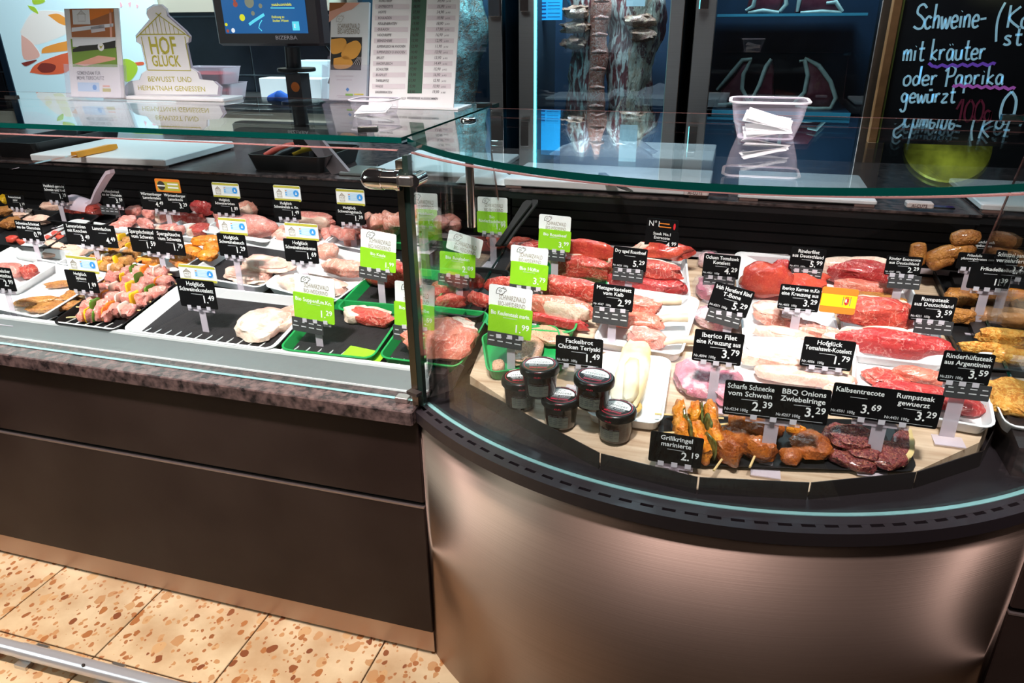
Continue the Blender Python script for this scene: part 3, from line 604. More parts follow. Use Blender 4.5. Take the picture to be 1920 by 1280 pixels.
# ================================================================ worktop things
ZW = 1.1405
def board(x0, y0, x1, y1, label, rz=0, th=.022):
    c = Vector(((x0+x1)/2, (y0+y1)/2, ZW)); mb = MB(); w, d = (x1-x0)/2, (y1-y0)/2
    root = tag(empty('cutting_board', c, (0, 0, rz)), label, 'cutting board'); MB().box((-w, -d, .006), (w, d, th), 0, None, .004).build('plate', BOARD, root)
    for sx in (-1, 1):
        for sy in (-1, 1): MB().box((sx*(w-.03)-.025, sy*(d-.012)-.01, 0), (sx*(w-.03)+.025, sy*(d-.012)+.01, .007)).build('rubber_foot', mat('foot_brown', (.22, .12, .10), .6), root)
    return root
board(-2.50, 2.14, -1.92, 2.56, 'white cutting board with the orange-handled knife on it', .04, .03)
board(-1.14, 2.22, -.74, 2.6, 'white cutting board behind the corner post clamp')
board(-.66, 2.14, -.05, 2.42, 'wide white cutting board behind the curved glass, nearest the meat', 0, .028)
board(-.56, 2.47, -.055, 2.80, 'white cutting board behind the wide one, with the crumpled bag', 0, .05)
board(.03, 2.14, .39, 2.5, 'plain cutting board in shade behind the clear tub', 0, .018)
board(.64, 2.15, .9, 2.5, 'cutting board at the far end of the worktop, in shade')
def knife(p0, p1, blade_l, hcol, label, zz):
    a, b = Vector(p0), Vector(p1); d = (b-a).normalized(); root = tag(empty('knife', (b.x, b.y, zz), (0, 0, math.atan2(d.y, d.x))), label, 'knife'); L = (b-a).length; hl = L-blade_l
    MB().loft([[(x, -w, -h), (x, w, -h), (x, w*.7, h), (x, -w*.7, h)] for x, w, h in ((-hl, .008, .008), (-hl*.8, .013, .011), (-hl*.4, .010, .009), (-.01, .012, .010), (0, .016, .010))], 0, Matrix.Translation((0, 0, .011))).build('handle', hcol, root, True)
    MB().loft([[(x, -w, -.0008), (x, w2, -.0008), (x, w2, .0008), (x, -w, .0008)] for x, w, w2 in ((0, .012, .012), (blade_l*.6, .011, .012), (blade_l*.9, .004, .012), (blade_l, .0, .010))], 0, Matrix.Translation((0, 0, .010))).build('blade', CHROME, root); 
    return root
q = [az(*p, ZW+.035) for p in ((308, 258), (140, 294))]; knife(q[0], q[1], (q[1]-q[0]).length*.57, mat('knife_orange', (.95, .36, .02), .4), 'kitchen knife with an orange handle on the white board', ZW+.031)
q = [az(*p, ZW+.035) for p in ((1100, 318), (1150, 345))]; knife(q[0], q[1], .12, BLACK, 'butcher knife lying across the wide white cutting board', ZW+.029)
def opentray(name, c, w, d, h, m, label, cat, rz=0, flare=1.12, wall=.006):
    root = tag(empty(name, c, (0, 0, rz)), label, cat); mb = MB()
    mb.loft([ringz(w, d, .02, 0), ringz(w*flare, d*flare, .025, h), ringz(w*flare-2*wall, d*flare-2*wall, .022, h), ringz(w-wall, d-wall, .018, .005)], 0); mb.build('tray_body', m, root); return root
opentray('black_tray', (-2.63, 2.40, ZW), .20, .40, .06, BLACK, 'deep black tray behind the board with the orange knife', 'tray')
tr = opentray('tool_tray', (-1.455, 2.33, ZW), .27, .25, .055, BLACK, 'black tool tray with red and yellow handles beside the scale leg', 'tray')
for x, y, rz, c, l in ((-1.56, 2.33, .9, mat('coral_handle', (.85, .12, .08), .4), 'coral red tool handle lying in the black tool tray'), (-1.46, 2.36, .3, mat('yellow_handle', (.85, .55, .03), .4), 'yellow tool handle lying in the black tool tray'), (-1.50, 2.28, 1.1, BLACK, 'black knife steel handle lying in the tool tray')):
    o = MB().tube([(-.06, 0, .0), (-.02, 0, .004), (.03, 0, .002), (.055, 0, 0)], [.008, .011, .011, .009], 10).build('hand_tool', c, None, True, (x, y, ZW+.05), (0, -.25, rz)); tag(o, l, 'handle')
# scale with customer display
root = tag(empty('counter_scale', (-1.5, 2.5, ZW)), 'counter scale with a blue customer screen on a dark pole', 'scale')
F = Flat(545, 85, Y=2.45); o0 = Vector((-1.5, 2.5, ZW))
def P3(x, y, Y=2.45): return ay(x, y, Y) - o0
q0, q1 = P3(408, 86), P3(590, -60); mb = MB(); mb.box((q0.x, -.05, q0.z), (q1.x, .02, q1.z), 0, None, .012); mon = mb.build('display_housing', mat('housing', (.045, .032, .036), .4), root)
s0, s1 = P3(424, 63), P3(565, -60); mb = MB(); mb.rect(s0.x, s0.z, s1.x, s1.z, -.0515); scr = mb.build('screen', mat('screen_blue', (.01, .04, .12), .2, emit=(.012, .085, .24), es=1.2), root)
SCM = [mat('screen_yellow', (.6, .6, .02), .5, emit=(.75, .75, .02), es=.8), mat('screen_cyan', (.1, .6, .7), .5, emit=(.10, .60, .75), es=1.0), mat('screen_red', (.3, .05, .03), .5, emit=(.35, .08, .05), es=.8), mat('screen_grey', (.2, .2, .15), .5, emit=(.20, .22, .16), es=.8), mat('screen_white', (.6, .6, .6), .5, emit=(.7, .75, .8), es=1)]
mb = MB(); SP = lambda L: [(P3(x, y).x, P3(x, y).z) for x, y in L]; k = px(o0+P3(500, 40))
def sd(x, y, r, mi): a, = SP([(x, y)]); MB().disc(a[0], a[1], r*k, -.0525, 0).build('screen_shape', SCM[mi], scr)
sd(455, 33, 6, 0); sd(475, 25, 4, 3); sd(468, 4, 10, 3); sd(442, 8, 5, 2); sd(440, 0, 3, 2); sd(489, 11, 4, 3); sd(425, 46, 3, 0); sd(428, 58, 3, 2); sd(438, 57, 4, 4)
MB().ribbon(SP([(468, 46), (476, 40), (496, 27)]), 5*k, -.0526, 0).build('screen_shape', SCM[1], scr); MB().ribbon(SP([(492, 58), (486, 52), (488, 44), (492, 38)]), 1.6*k, -.0526, 0).build('screen_shape', SCM[1], scr); MB().ribbon(SP([(508, 15), (553, 15)]), 1.6*k, -.0526, 0).build('screen_shape', SCM[1], scr)
a, = SP([(510, 11)]); text(mb, 'youtube.com/edeka', a[0], a[1], 7*k, 'l', -.0526, True, .9, 0, 0, None, 42*k)
a, = SP([(510, 34)]); text(mb, 'Einlösung zu', a[0], a[1], 6*k, 'l', -.0526, True, .9, 0, .1, Matrix.Rotation(-.0, 4, 'Y')); a, = SP([(512, 41)]); text(mb, 'Studien Wissen', a[0], a[1], 6*k, 'l', -.0526, True, .9, 0, .1)
lg = MB(); lg.rect(*SP([(550, 57)])[0], *SP([(561, 40)])[0], -.0526, 0); lg.build('screen_logo', SCM[1], scr); a, = SP([(552, 52)]); text(mb, 'E', a[0], a[1], 9*k, 'l', -.053, True, 1, 4)
mb.build('lettering', SCM, scr)
a, = SP([(517, 74)]); mb = MB(); text(mb, 'BIZERBA', a[0], a[1], 9.5*k, 'l', -.0512, True, 1.3, 0, 0, None, 47*k); mb.build('lettering', mat('letter_white', (.8, .75, .78), .5), mon)
def ztube(pts, r, name, m, n=14, par=None): return MB().tube([tuple(p) for p in pts], r, n).build(name, m, par or root, True)
a0, a1 = P3(548, 88), P3(551, 128); ztube([a0, a1], .027, 'pole', mat('pole_black', (.015, .014, .016), .4))
a2 = P3(556, 130); MB().lathe([(0, -.008), (.066, -.007), (.068, 0), (.066, .005), (0, .006)], 28, 0, Matrix.Translation(a2)).build('collar_disc', BLACK, root, True)
a3 = P3(562, 187); mb = MB(); mb.loft([[(p.x-.03, p.y-.03, p.z), (p.x+.03, p.y-.03, p.z), (p.x+.03, p.y+.03, p.z), (p.x-.03, p.y+.03, p.z)] for p in (Vector((a3.x, a3.y, .0)), P3(557, 138))]); mb.build('column', mat('column_grey', (.05, .042, .045), .45), root)
a4 = P3(554, 163, 2.42); MB().disc(a4.x, a4.z, .017, a4.y-.001, 0).build('sticker', mat('sticker_orange', (.85, .22, .02), .5), root)
lt = [P3(560, 250, 2.32), P3(592, 250, 2.32), P3(654, 322, 2.2), P3(622, 327, 2.2)]
mb = MB(); mb.loft([[tuple(q) for q in lt], [tuple(q+Vector((0, .012, .004))) for q in lt]]); mb.build('leg', mat('scale_leg', (.42, .30, .30), .35, .9), root)
lf_ = P3(652, 322, 2.2); MB().box((lf_.x-.03, lf_.y-.01, 0), (lf_.x+.06, lf_.y+.12, .010), 0, None, .003).build('leg_foot', STEEL, root)
for s_ in (0, .02): MB().tube([(.05+s_, .02, .40), (.09+s_, .03, .34), (.04+s_, .05, .26)], .004, 6).build('cable', BLACK, root, True)
# crumpled bag, folded bag, brackets
def crumple(name, c, w, d, h, m, label, cat, seed, n=18):
    mb = MB(); vs = []; fs = []
    for j in range(n+1):
        for i in range(n+1):
            u, v = i/n*2-1, j/n*2-1; e = max(0, 1-max(abs(u), abs(v))**3)
            z = e*h*(.55+.8*abs(noise.noise((u*1.6+seed, v*1.6, seed)))+.25*noise.noise((u*4, v*4, seed))); z = max(z, 0)
            vs.append((u*w/2*(1+.12*noise.noise((v*2, seed, 1))), v*d/2*(1+.12*noise.noise((u*2, seed, 3))), z))
    for j in range(n):
        for i in range(n): a = j*(n+1)+i; fs.append((a, a+1, a+n+2, a+n+1))
    mb.add(vs, fs); o = mb.build(name, m, None, True, c); tag(o, label, cat); return o
crumple('plastic_bag', (-.42, 2.52, ZW+.051), .34, .16, .055, clearmat('bag_film', (.85, .78, .82), .5), 'crumpled milky plastic bag on the cutting board', 'bag', 3.3)
o = crumple('folded_bag', (-.735, 2.20, ZW+.004), .17, .10, .05, WHITE, 'white folded plastic scoop lying between two cutting boards', 'scoop', 8.1, 12)
for x, y, l in ((1302, 360, 'small white bracket reading AI-CUTS beside the wide cutting board'), (1722, 384, 'small white bracket reading AI-CUTS behind the beef tags')):
    F = Flat(x, y, Y=2.128); root = tag(empty('cutting_aid', F.o), l, 'bracket'); k = F.k()
    bd = MB().box((-20*k, -.004, -6*k), (26*k, .03, 4*k), 0, None, .003).build('bracket_body', mat('bracket_pink', (.72, .60, .58), .4), root); mb = MB(); text(mb, 'AI-CUTS', -12*k, -4*k, 8*k, 'l', -.0048, True, .9); mb.build('lettering', mat('cut_ink', (.10, .03, .03), .6), bd)
    MB().box((26*k, -.002, -5*k), (62*k, .02, -2*k)).build('clip_bar', CHROME, root)
# ================================================================ behind the counter
MB().box((-2.78, 3.15, .1), (-1.95, 3.70, 1.25), 0, None, .004).build('back_counter', STEEL)
o = bpy.data.objects['back_counter']; tag(o, 'steel back counter below the slate tiled wall', 'counter')
wl = struct(MB().box((-5.2, 3.73, 0), (-1.92, 3.85, 2.6)).build('wall_left', GROUT))
tm = MB(); tm.box((-.2955, -.012, -.1455), (.2955, .0, .1455), 0, None, .003); t0 = tm.build('tile', TILEW, wl); f1 = True
for r in range(6):
    for c in range(2, 8):
        o = t0 if f1 else t0.copy()
        if not f1: COL.objects.link(o); o.parent = wl
        f1 = False; p = ay(478, 141, 3.73); o.location = (p.x+.30-.6*(c-2), 3.73, p.z-.15+.3*(r-2))
mb = MB(); mb.box((-4.2, 3.45, 1.655), (-1.93, 3.72, 2.6)); struct(mb.build('trim_1', CREAM))
# sandwich poster
F = Flat(150, 270, Y=3.42); root = tag(empty('food_poster', F.o), 'large bright poster of a ham sandwich in a dark frame', 'poster')
q0, q1 = F(50, 272), F(293, 0); P_ = [F(50, 272), F(338, 268), F(291, -120), F(-20, -120)]; zb = -.42
xl, xr = F(16, 120)[0], F(312, 120)[0]; mb = MB(); mb.box((xl, .0, zb), (xr, .02, .95)); pb = mb.build('panel', mat('poster_white', (.80, .93, .96), .5, emit=(.55, .85, .95), es=.35), root)
MB().box((xl-.045, -.006, zb), (xl, .03, .95)).build('frame_bar', mat('bar_blue', (.01, .025, .045), .4), root)
pmz = lambda n, c: mat(n, c, .6, emit=c, es=.32)
PM = [pmz('poster_pink', (.86, .48, .40)), pmz('poster_ham', (.80, .14, .06)), pmz('poster_orange', (.90, .34, .06)), pmz('poster_leaf', (.42, .62, .05)), pmz('poster_rose', (.85, .45, .50)), pmz('poster_bread', (.95, .86, .80)), pmz('poster_dark', (.25, .04, .03))]
mb = MB()
for pts, mi, yy in (([(38, 60), (60, 85), (130, 60), (133, 30), (100, 20), (60, 25)], 5, -.001), ([(40, 65), (45, 110), (75, 105), (60, 80)], 0, -.0014), ([(90, 28), (110, 26), (130, 40), (130, 48), (112, 44)], 2, -.0014), ([(78, 100), (85, 88), (135, 76), (136, 92), (100, 98)], 2, -.0014), ([(56, 136), (72, 118), (136, 98), (130, 132), (92, 140)], 1, -.0014), ([(70, 128), (80, 118), (104, 122), (100, 134), (80, 136)], 6, -.0018), ([(40, 118), (70, 112), (50, 124)], 6, -.0018), ([(52, 10), (66, 14), (72, 26), (58, 18)], 3, -.0014), ([(60, 0), (84, 0), (80, 6), (64, 8)], 3, -.0014), ([(222, 118), (236, 110), (254, 118), (258, 132), (246, 150), (234, 152), (226, 136)], 3, -.0014), ([(225, 2), (230, 10), (226, 14)], 4, -.0014), ([(240, 6), (246, 4), (244, 14)], 4, -.0014), ([(255, 8), (260, 10), (257, 16)], 4, -.0014), ([(84, 182), (92, 180), (98, 188), (94, 198), (86, 198)], 3, -.0014), ([(100, 176), (120, 178), (134, 214), (128, 222), (112, 200)], 3, -.0014), ([(44, 208), (80, 212), (130, 232), (140, 245), (52, 245)], 4, -.0014), ([(180, 262), (240, 250), (336, 252), (336, 272), (190, 272)], 3, -.0014), ([(245, 118), (268, 116), (268, 122), (247, 122)], 1, -.0010)): MB().poly(F.pts(smooth(pts+[pts[0]], 5)[:-1]), yy, 0).build('printed_shape', PM[mi], pb)
# tubs of red meat and white boxes on the back counter
for i, (x0, y0, x1, y1, Y, l) in enumerate(((362, 126, 442, 156, 3.40, 'clear tub of red meat, upper one of the pair on the back counter'), (368, 156, 450, 187, 3.40, 'clear tub of red meat, lower one of the pair on the back counter'))):
    F = Flat((x0+x1)/2, 187, Z=1.252);  F.o.z += .078*(1-i); root = tag(empty('meat_tub', F.o), l, 'tub'); a = F.bx(x0, y0, x1, y1); w = a[2]-a[0]; h = a[3]-a[1]
    mb = MB(); mb.loft([ringz(w*.86, .14, .02, 0), ringz(w, .16, .02, h*.95), ringz(w*1.02, .165, .02, h)], 0, None, False); mb.build('wall', CLEAR, root)
    mb = MB(); mb.loft([ringz(w*.80, .12, .02, .004), ringz(w*.86, .14, .03, h*.6), ringz(w*.5, .08, .03, h*.72)], 0); mb.build('filling', mat('tub_meat', (.45, .05, .06), .4), root)
F = Flat(545, 187, Z=1.251); mb = MB(); a = F.bx(490, 148, 600, 187); mb.box((a[0], 0, a[1]), (a[2], .1, a[3]), 0, None, .004); o = mb.build('paper_stack', PAPER, None, False, F.o); tag(o, 'white block of wrapping paper on the back counter', 'paper')
F = Flat(600, 183, Z=1.251); a = F.bx(563, 114, 640, 183); mb = MB(); mb.box((a[0], 0, a[1]), (a[2], .1, a[3]), 0, None, .004); o = mb.build('white_carton', mat('carton_cool', (.75, .85, .88), .6), None, False, F.o); tag(o, 'white carton standing behind the scale pole', 'carton')
o = MB().tube([az(508, 186, 1.272), az(525, 184, 1.285), az(542, 188, 1.272)], [.02, .035, .022], 10).build('blue_cloth', mat('cloth_blue', (.02, .12, .55), .7), None, True); tag(o, 'crumpled blue cloth in front of the white paper block', 'cloth')
def spw(c, e): return math.copysign(abs(c)**e, c)
def sup(w, d, h, seed, e1=.7, e2=.85, amp=.14, nu=24, nv=12, th0=0, th1=2*PI, f0=-PI/2, f1=PI/2, grow=0, freq=1.5):
    out = []
    for j in range(nv+1):
        f = f0+(f1-f0)*j/nv; row = []
        for i in range(nu+1):
            a = th0+(th1-th0)*i/nu
            cx, cy, cz = spw(math.cos(f), e1)*spw(math.cos(a), e2), spw(math.cos(f), e1)*spw(math.sin(a), e2), spw(math.sin(f), e1)
            u = Vector((math.cos(f)*math.cos(a), math.cos(f)*math.sin(a), math.sin(f)))
            s = 1 + amp*noise.noise(u*freq+Vector((seed, seed*.7, -seed))) + amp*.45*noise.noise(u*freq*2.7+Vector((-seed, 2, seed)))
            x, y, z = cx*w/2*s, cy*d/2*s, h/2+cz*h/2*(1+amp*1.3*noise.noise(u*freq*1.4+Vector((seed, 9, 1))))
            if grow: x += grow*math.cos(a)*math.cos(f); y += grow*math.sin(a)*math.cos(f); z += grow*math.sin(f)*.6
            row.append((x, y, max(z, 0.0 if not grow else -.0005)))
        out.append(row)
    return out
def blob(mb, w, d, h, seed, e1=.7, e2=.85, amp=.14, nu=24, nv=12, mi=0, M=None, freq=1.5):
    rows = sup(w, d, h, seed, e1, e2, amp, nu, nv, freq=freq); vs = [rows[0][0]]
    for r in rows[1:-1]: vs += r[:-1]
    vs.append(rows[-1][0]); n = nu; fs = [(0, 1+(i+1) % n, 1+i) for i in range(n)]
    for j in range(nv-2):
        for i in range(n): a, b = 1+j*n+i, 1+j*n+(i+1) % n; fs.append((a, b, b+n, a+n))
    L = len(vs)-1; o = 1+(nv-2)*n; fs += [(L, o+i, o+(i+1) % n) for i in range(n)]
    return mb.add(vs, fs, mi, M)
# ================================================================ dry-aging cabinets
DKIN = mat('cabinet_inside', (.010, .022, .035), .5)
BLUEIN = mat('cabinet_back', (.012, .035, .075), .5, var=.5, vscale=3)
DOORG = glassmat('door_glass', (.86, .93, .96), .05)
YC = 3.6
def cabinet(x0, x1, wl, wr, label, led=False):
    cx = (x0+x1)/2; root = tag(empty('dry_aging_cabinet', (cx, YC, 0)), label, 'cabinet'); z0, z1 = .1, 2.5
    def bx(n, a, b, m, ch=0): mb = MB(); mb.box((a[0]-cx, a[1]-YC, a[2]), (b[0]-cx, b[1]-YC, b[2]), 0, None, ch); return mb.build(n, m, root)
    bx('frame_post', (x0, YC-.03, z0), (x0+wl, YC+.03, z1), FRAME, .003); bx('frame_post', (x1-wr, YC-.03, z0), (x1, YC+.03, z1), FRAME, .003)
    bx('frame_rail', (x0+wl, YC-.02, 2.3), (x1-wr, YC+.03, z1), FRAME); bx('frame_rail', (x0+wl, YC-.02, z0), (x1-wr, YC+.03, .4), FRAME)
    bx('side_panel', (x0, YC+.03, z0), (x0+.03, YC+.6, z1), DKIN); bx('side_panel', (x1-.03, YC+.03, z0), (x1, YC+.6, z1), DKIN)
    bx('back_panel', (x0, YC+.6, z0), (x1, YC+.63, z1), BLUEIN); bx('cabinet_roof', (x0, YC, z1-.03), (x1, YC+.63, z1), DKIN); bx('cabinet_base', (x0, YC, z0-.1), (x1, YC+.63, .4), DKIN)
    bx('door_glass', (x0+wl, YC-.008, .4), (x1-wr, YC-.003, 2.3), DOORG)
    if led: bx('led_bar', (x0+wl-.010, YC-.018, .5), (x0+wl+.008, YC-.009, 2.3), LEDC)
    return root
cA = cabinet(-1.90, -1.10, .06, .068, 'dry-aging cabinet partly behind the price list')
cB = cabinet(-1.02, -.264, .075, .062, 'dry-aging cabinet with the hanging beef carcass and a cyan light bar', True)
cC = cabinet(-.217, .632, .088, .108, 'dry-aging cabinet with bone-in beef cuts on two shelves')
def clight(x, y, z, p, col, s=.3, aim=None):
    l = bpy.data.lights.new('cabinet_lamp', 'AREA'); l.energy = p; l.color = col; l.size = s; o = bpy.data.objects.new('cabinet_lamp', l); COL.objects.link(o); o.location = (x, y, z)
    o.rotation_euler = (Vector(aim or (x, y+.05, 0))-Vector((x, y, z))).to_track_quat('-Z', 'Y').to_euler()
clight(-.62, 3.66, 2.25, 26, (.72, .90, 1), .35, (-.62, 3.95, 1.3)); clight(.2, 3.68, 2.25, 9, (.45, .80, 1), .35, (.2, 3.95, 1.2)); clight(-1.4, 3.68, 2.2, 20, (.5, .92, 1), .3, (-1.4, 4.0, 1.3))
for s_, x in ((0, 1636), ):
    p = ay(1640, 100, YC); MB().box((-.003, -.012, .5), (.003, -.004, 2.3)).build('cyan_edge', mat('edge_cyan', (.1, .35, .5), .3, emit=(.05, .35, .55), es=.8), cC, False, (p.x-.2075, 0, 0))
for x, w in ((cA.location.x+.40-.035, .03), (cC.location.x-.4245+.05, .03)): pass
MB().box((-.03, -.05, 0), (.03, -.03, .12), 0, None, .004).build('door_handle', CHROME, cA, False, (.37, 0, 1.62)); MB().box((-.02, -.05, 0), (.02, -.03, .12), 0, None, .004).build('door_handle', CHROME, cB, False, (-.345, 0, 1.64)); MB().box((-.02, -.05, 0), (.02, -.03, .12), 0, None, .004).build('door_handle', CHROME, cC, False, (-.39, 0, 1.64))
# hanging carcass
AGED = meat('aged_beef', (.16, .03, .03), (.04, .016, .02), (.45, .45, .40), 1, 10, .35, .5, 14, st=(1, 1, .22))
AGEDF = meat('aged_fat', (.46, .45, .36), (.34, .20, .12), (.10, .03, .03), 1, 10, .4, .5, 9, st=(1, 1, .35))
SPINE = meat('aged_spine', (.34, .08, .05), (.42, .16, .10), (.60, .45, .38), .5, 12, .4, .4, 14)
BONE = mat('bone', (.85, .68, .48), .5, var=.3, vscale=25, bump=.2, bscale=60)
FATW = meat('white_fat', (.86, .66, .54), (.78, .50, .38), None, 0, 14, .35, .2)
def column(pts, n, seed, amp, fr=7):
    rings = []
    for z, w, d, cx, cy in pts:
        r = []
        for k in range(n):
            a = 2*PI*k/n; x, y = math.cos(a), math.sin(a); q = noise.noise((x*1.3+seed, y*1.3, z*fr)) + .5*noise.noise((x*3, y*3+seed, z*fr*2.6)); s = 1+amp*q
            r.append((cx+w*x*s, cy+d*y*s, z))
        rings.append(r)
    return rings
RIBM = meat('rib_brown', (.30, .13, .08), (.46, .30, .18), (.12, .03, .03), .6, 12, .4, .5, 14)
root = tag(empty('beef_carcass', (-.62, 3.86, 2.2)), 'hanging aged beef loin with spine, pale fat flanks and rib stubs', 'carcass'); CO_ = Vector((-.62, 3.86, 2.2))
def cp(x, y, Y=3.8): return ay(x, y, Y) - CO_
za, zb = cp(1145, -60).z, cp(1145, 420).z
def strip(name, pxl, pxr, d, m, seed, amp, yoff=0, rows=40, mirror=1):
    pts = []
    for i in range(rows+1):
        t = i/rows; y = -60+480*t; l = cp(pxl(y), y); r = cp(pxr(y), y); e = min(1, 6*t+.25, 6*(1-t)+.25)
        pts.append((l.z, (r.x-l.x)/2*e, d*e, (l.x+r.x)/2, yoff))
    mb = MB(); mb.loft(column(pts, 20, seed, amp)); return mb.build(name, m, root, True)
strip('loin', lambda y: 1064+8*math.sin(y/40), lambda y: 1130-.02*y, .08, AGED, 1, .30, .0)
strip('flank', lambda y: 1140-.03*y, lambda y: 1236-.07*y+7*math.sin(y/33), .08, AGED, 5, .30, .0)
strip('fat_cover', lambda y: 1175-.06*y+10*math.sin(y/50), lambda y: 1232-.07*y+7*math.sin(y/33), .05, AGEDF, 9, .4, -.055)
strip('spine', lambda y: 1110-.035*y, lambda y: 1147-.075*y+3*math.sin(y/14), .04, SPINE, 3, .18, -.075)
for i, (x, y, w) in enumerate(((1084, 22, 24), (1080, 50, 25), (1078, 80, 22), (1200, 38, 26), (1208, 66, 24), (1212, 240, 20), (1074, 246, 16))):
    p = cp(x, y, 3.775); mb = MB(); blob(mb, w*.0056, .10, .056, i*1.7, .8, .8, .5, 20, 12, 0, Matrix.Translation(p-Vector((0, 0, .03)))); mb.build('rib_stub', RIBM, root, True)
for y in (-30, 2, 34, 66, 98, 130, 165, 200):
    p = cp(1128-.055*y, y, 3.70); MB().tube([p+Vector((-.035, .01, 0)), p+Vector((0, -.006, .004)), p+Vector((.035, .01, 0))], [.006, .012, .006], 8).build('vertebra', SPINE, root, True)
F = Flat(1195, 12, Y=3.66); a = F.bx(1174, -70, 1214, 12); o = MB().box((a[0], -.001, a[1]), (a[2], .001, a[3])).build('paper_label', mat('label_cool', (.75, .88, .90), .6), None, False, F.o); tag(o, 'white paper label hanging on the beef carcass', 'label')
p = ay(1120, -10, 3.9); MB().tube([(-.0, 0, .1), (0, 0, 1.0)], .006, 8).build('hook', CHROME, root, True, (0, 0, 0))
F = Flat(1030, 38, Y=3.9); a = F.bx(1004, -60, 1055, 38); mb = MB(); mb.box((a[0], 0, a[1]), (a[2], .01, a[3])); st = mb.build('reflection_panel', mat('panel_blue', (.02, .25, .5), .4, emit=(.01, .30, .65), es=.8), None, False, F.o); tag(st, 'glowing blue panel standing in for a monitor reflection in the carcass cabinet corner', 'panel')  # monitor-like reflection built as a glowing panel
mb = MB()
for y in (4, 10, 16, 24, 31): q = F.bx(1008, y, 1024, y+3); mb.rect(*q, -.001); q = F.bx(1027, y, 1050, y+1.2); mb.rect(*q, -.001)
mb.build('lettering', mat('panel_navy', (.01, .05, .2), .5), st)
# cabinet A: long pale carcass
root = tag(empty('beef_carcass', (-1.38, 3.85, 2.2)), 'pale blue-lit beef side hanging in the cabinet behind the price list', 'carcass')
pts = []
for i in range(31):
    t = i/30; y = -80+460*t; l = ay(800, y, 3.85); r = ay(905-.03*y+8*math.sin(y/35), y, 3.85); pts.append((l.z-2.2, (r.x-l.x)/2, .09, (l.x+r.x)/2+1.38, 0))
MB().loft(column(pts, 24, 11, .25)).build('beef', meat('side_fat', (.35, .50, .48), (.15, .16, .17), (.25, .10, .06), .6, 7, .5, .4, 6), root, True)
MB().tube([(0, 0, -.05), (0, 0, .25)], .007, 8).build('hook', CHROME, root, True)
# cabinet C shelves and cuts
for y, n, dn_ in ((27, 'thin glass shelf under the upper beef cuts in the cabinet', 27), (206, 'dark blue cabinet shelf under the standing rib cuts', 206)):
    a = ay(1345 if y < 100 else 1335, y, 3.66); b = ay(1627 if y < 100 else 1596, y, 3.66); mb = MB(); mb.box((0, 0, -.012 if y < 100 else -.03), (b.x-a.x, .5, 0))
    sh = mb.build('cabinet_shelf', mat('shelf_blue', (.02, .07, .12), .3), None, False, (a.x, 3.66, a.z)); tag(sh, n, 'shelf')
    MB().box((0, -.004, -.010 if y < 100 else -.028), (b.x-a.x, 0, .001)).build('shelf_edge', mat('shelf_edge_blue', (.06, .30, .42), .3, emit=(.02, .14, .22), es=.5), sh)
def rib_cut(pxs, bone_px, label, Yf=3.78, extra=None):
    F = Flat(sum(p[0] for p in pxs)/len(pxs), max(p[1] for p in pxs), Y=Yf); root = tag(empty('rib_cut', F.o), label, 'beef cut'); P = F.pts(pxs)
    c = (sum(p[0] for p in P)/len(P), sum(p[1] for p in P)/len(P)); mb = MB()
    mb.loft([[(c[0]+(x-c[0])*s, y, c[1]+(z-c[1])*s) for x, z in P] for s, y in ((.75, -.03), (.95, -.02), (1, 0), (1, .03), (.9, .05))]); mb.build('flesh', mat('aged_flesh', (.13, .012, .025), .4, var=.6, vscale=20, vcol=(.22, .05, .06), bump=.3), root, True)
    for L in bone_px:
        q = F.pts(L); MB().tube([(x, -.028, z) for x, z in q], [.006]+[.010]*(len(q)-2)+[.008], 8).build('rib_fat', mat('rib_fat', (.62, .66, .55), .45, var=.3, vscale=30), root, True)
rib_cut([(1345, 196), (1352, 170), (1378, 140), (1398, 112), (1408, 112), (1400, 130), (1392, 160), (1402, 186), (1404, 196)], [[(1344, 168), (1372, 136), (1392, 112), (1410, 110)], [(1408, 112), (1394, 138), (1391, 165), (1404, 190)], [(1346, 195), (1375, 194), (1404, 193)]], 'dark aged rib cut with pale fat rim, first on the blue shelf')
rib_cut([(1410, 194), (1414, 180), (1428, 150), (1440, 125), (1448, 112), (1452, 130), (1450, 160), (1452, 194)], [[(1408, 188), (1424, 158), (1436, 124), (1446, 110)]], 'dark aged rib cut with narrow fat edge, in the middle of the blue shelf')
rib_cut([(1490, 198), (1508, 175), (1512, 140), (1506, 112), (1518, 108), (1540, 130), (1558, 158), (1566, 180), (1556, 202)], [[(1498, 114), (1508, 112), (1514, 140), (1508, 172), (1488, 192)], [(1508, 108), (1534, 122), (1556, 152), (1566, 182), (1556, 202)], [(1490, 198), (1525, 203), (1556, 202)]], 'broad aged rib cut with curved fat edges, at the blue shelf end')
rib_cut([(1398, 24), (1404, 0), (1420, -30), (1455, -30), (1470, 0), (1462, 22)], [[(1398, 20), (1412, 12), (1420, -20)], [(1472, -20), (1474, 8), (1462, 22)], [(1402, 24), (1430, 20), (1460, 24)]], 'aged beef cut with fatty foot on the upper glass shelf')
rib_cut([(1490, 24), (1496, 0), (1500, -30), (1560, -30), (1572, 0), (1578, 24)], [[(1494, 22), (1498, 0), (1500, -30)], [(1548, 6), (1566, 4), (1578, 22)], [(1500, 24), (1540, 22), (1576, 24)]], 'wide aged beef cut with knobbly pale fat on the upper glass shelf')
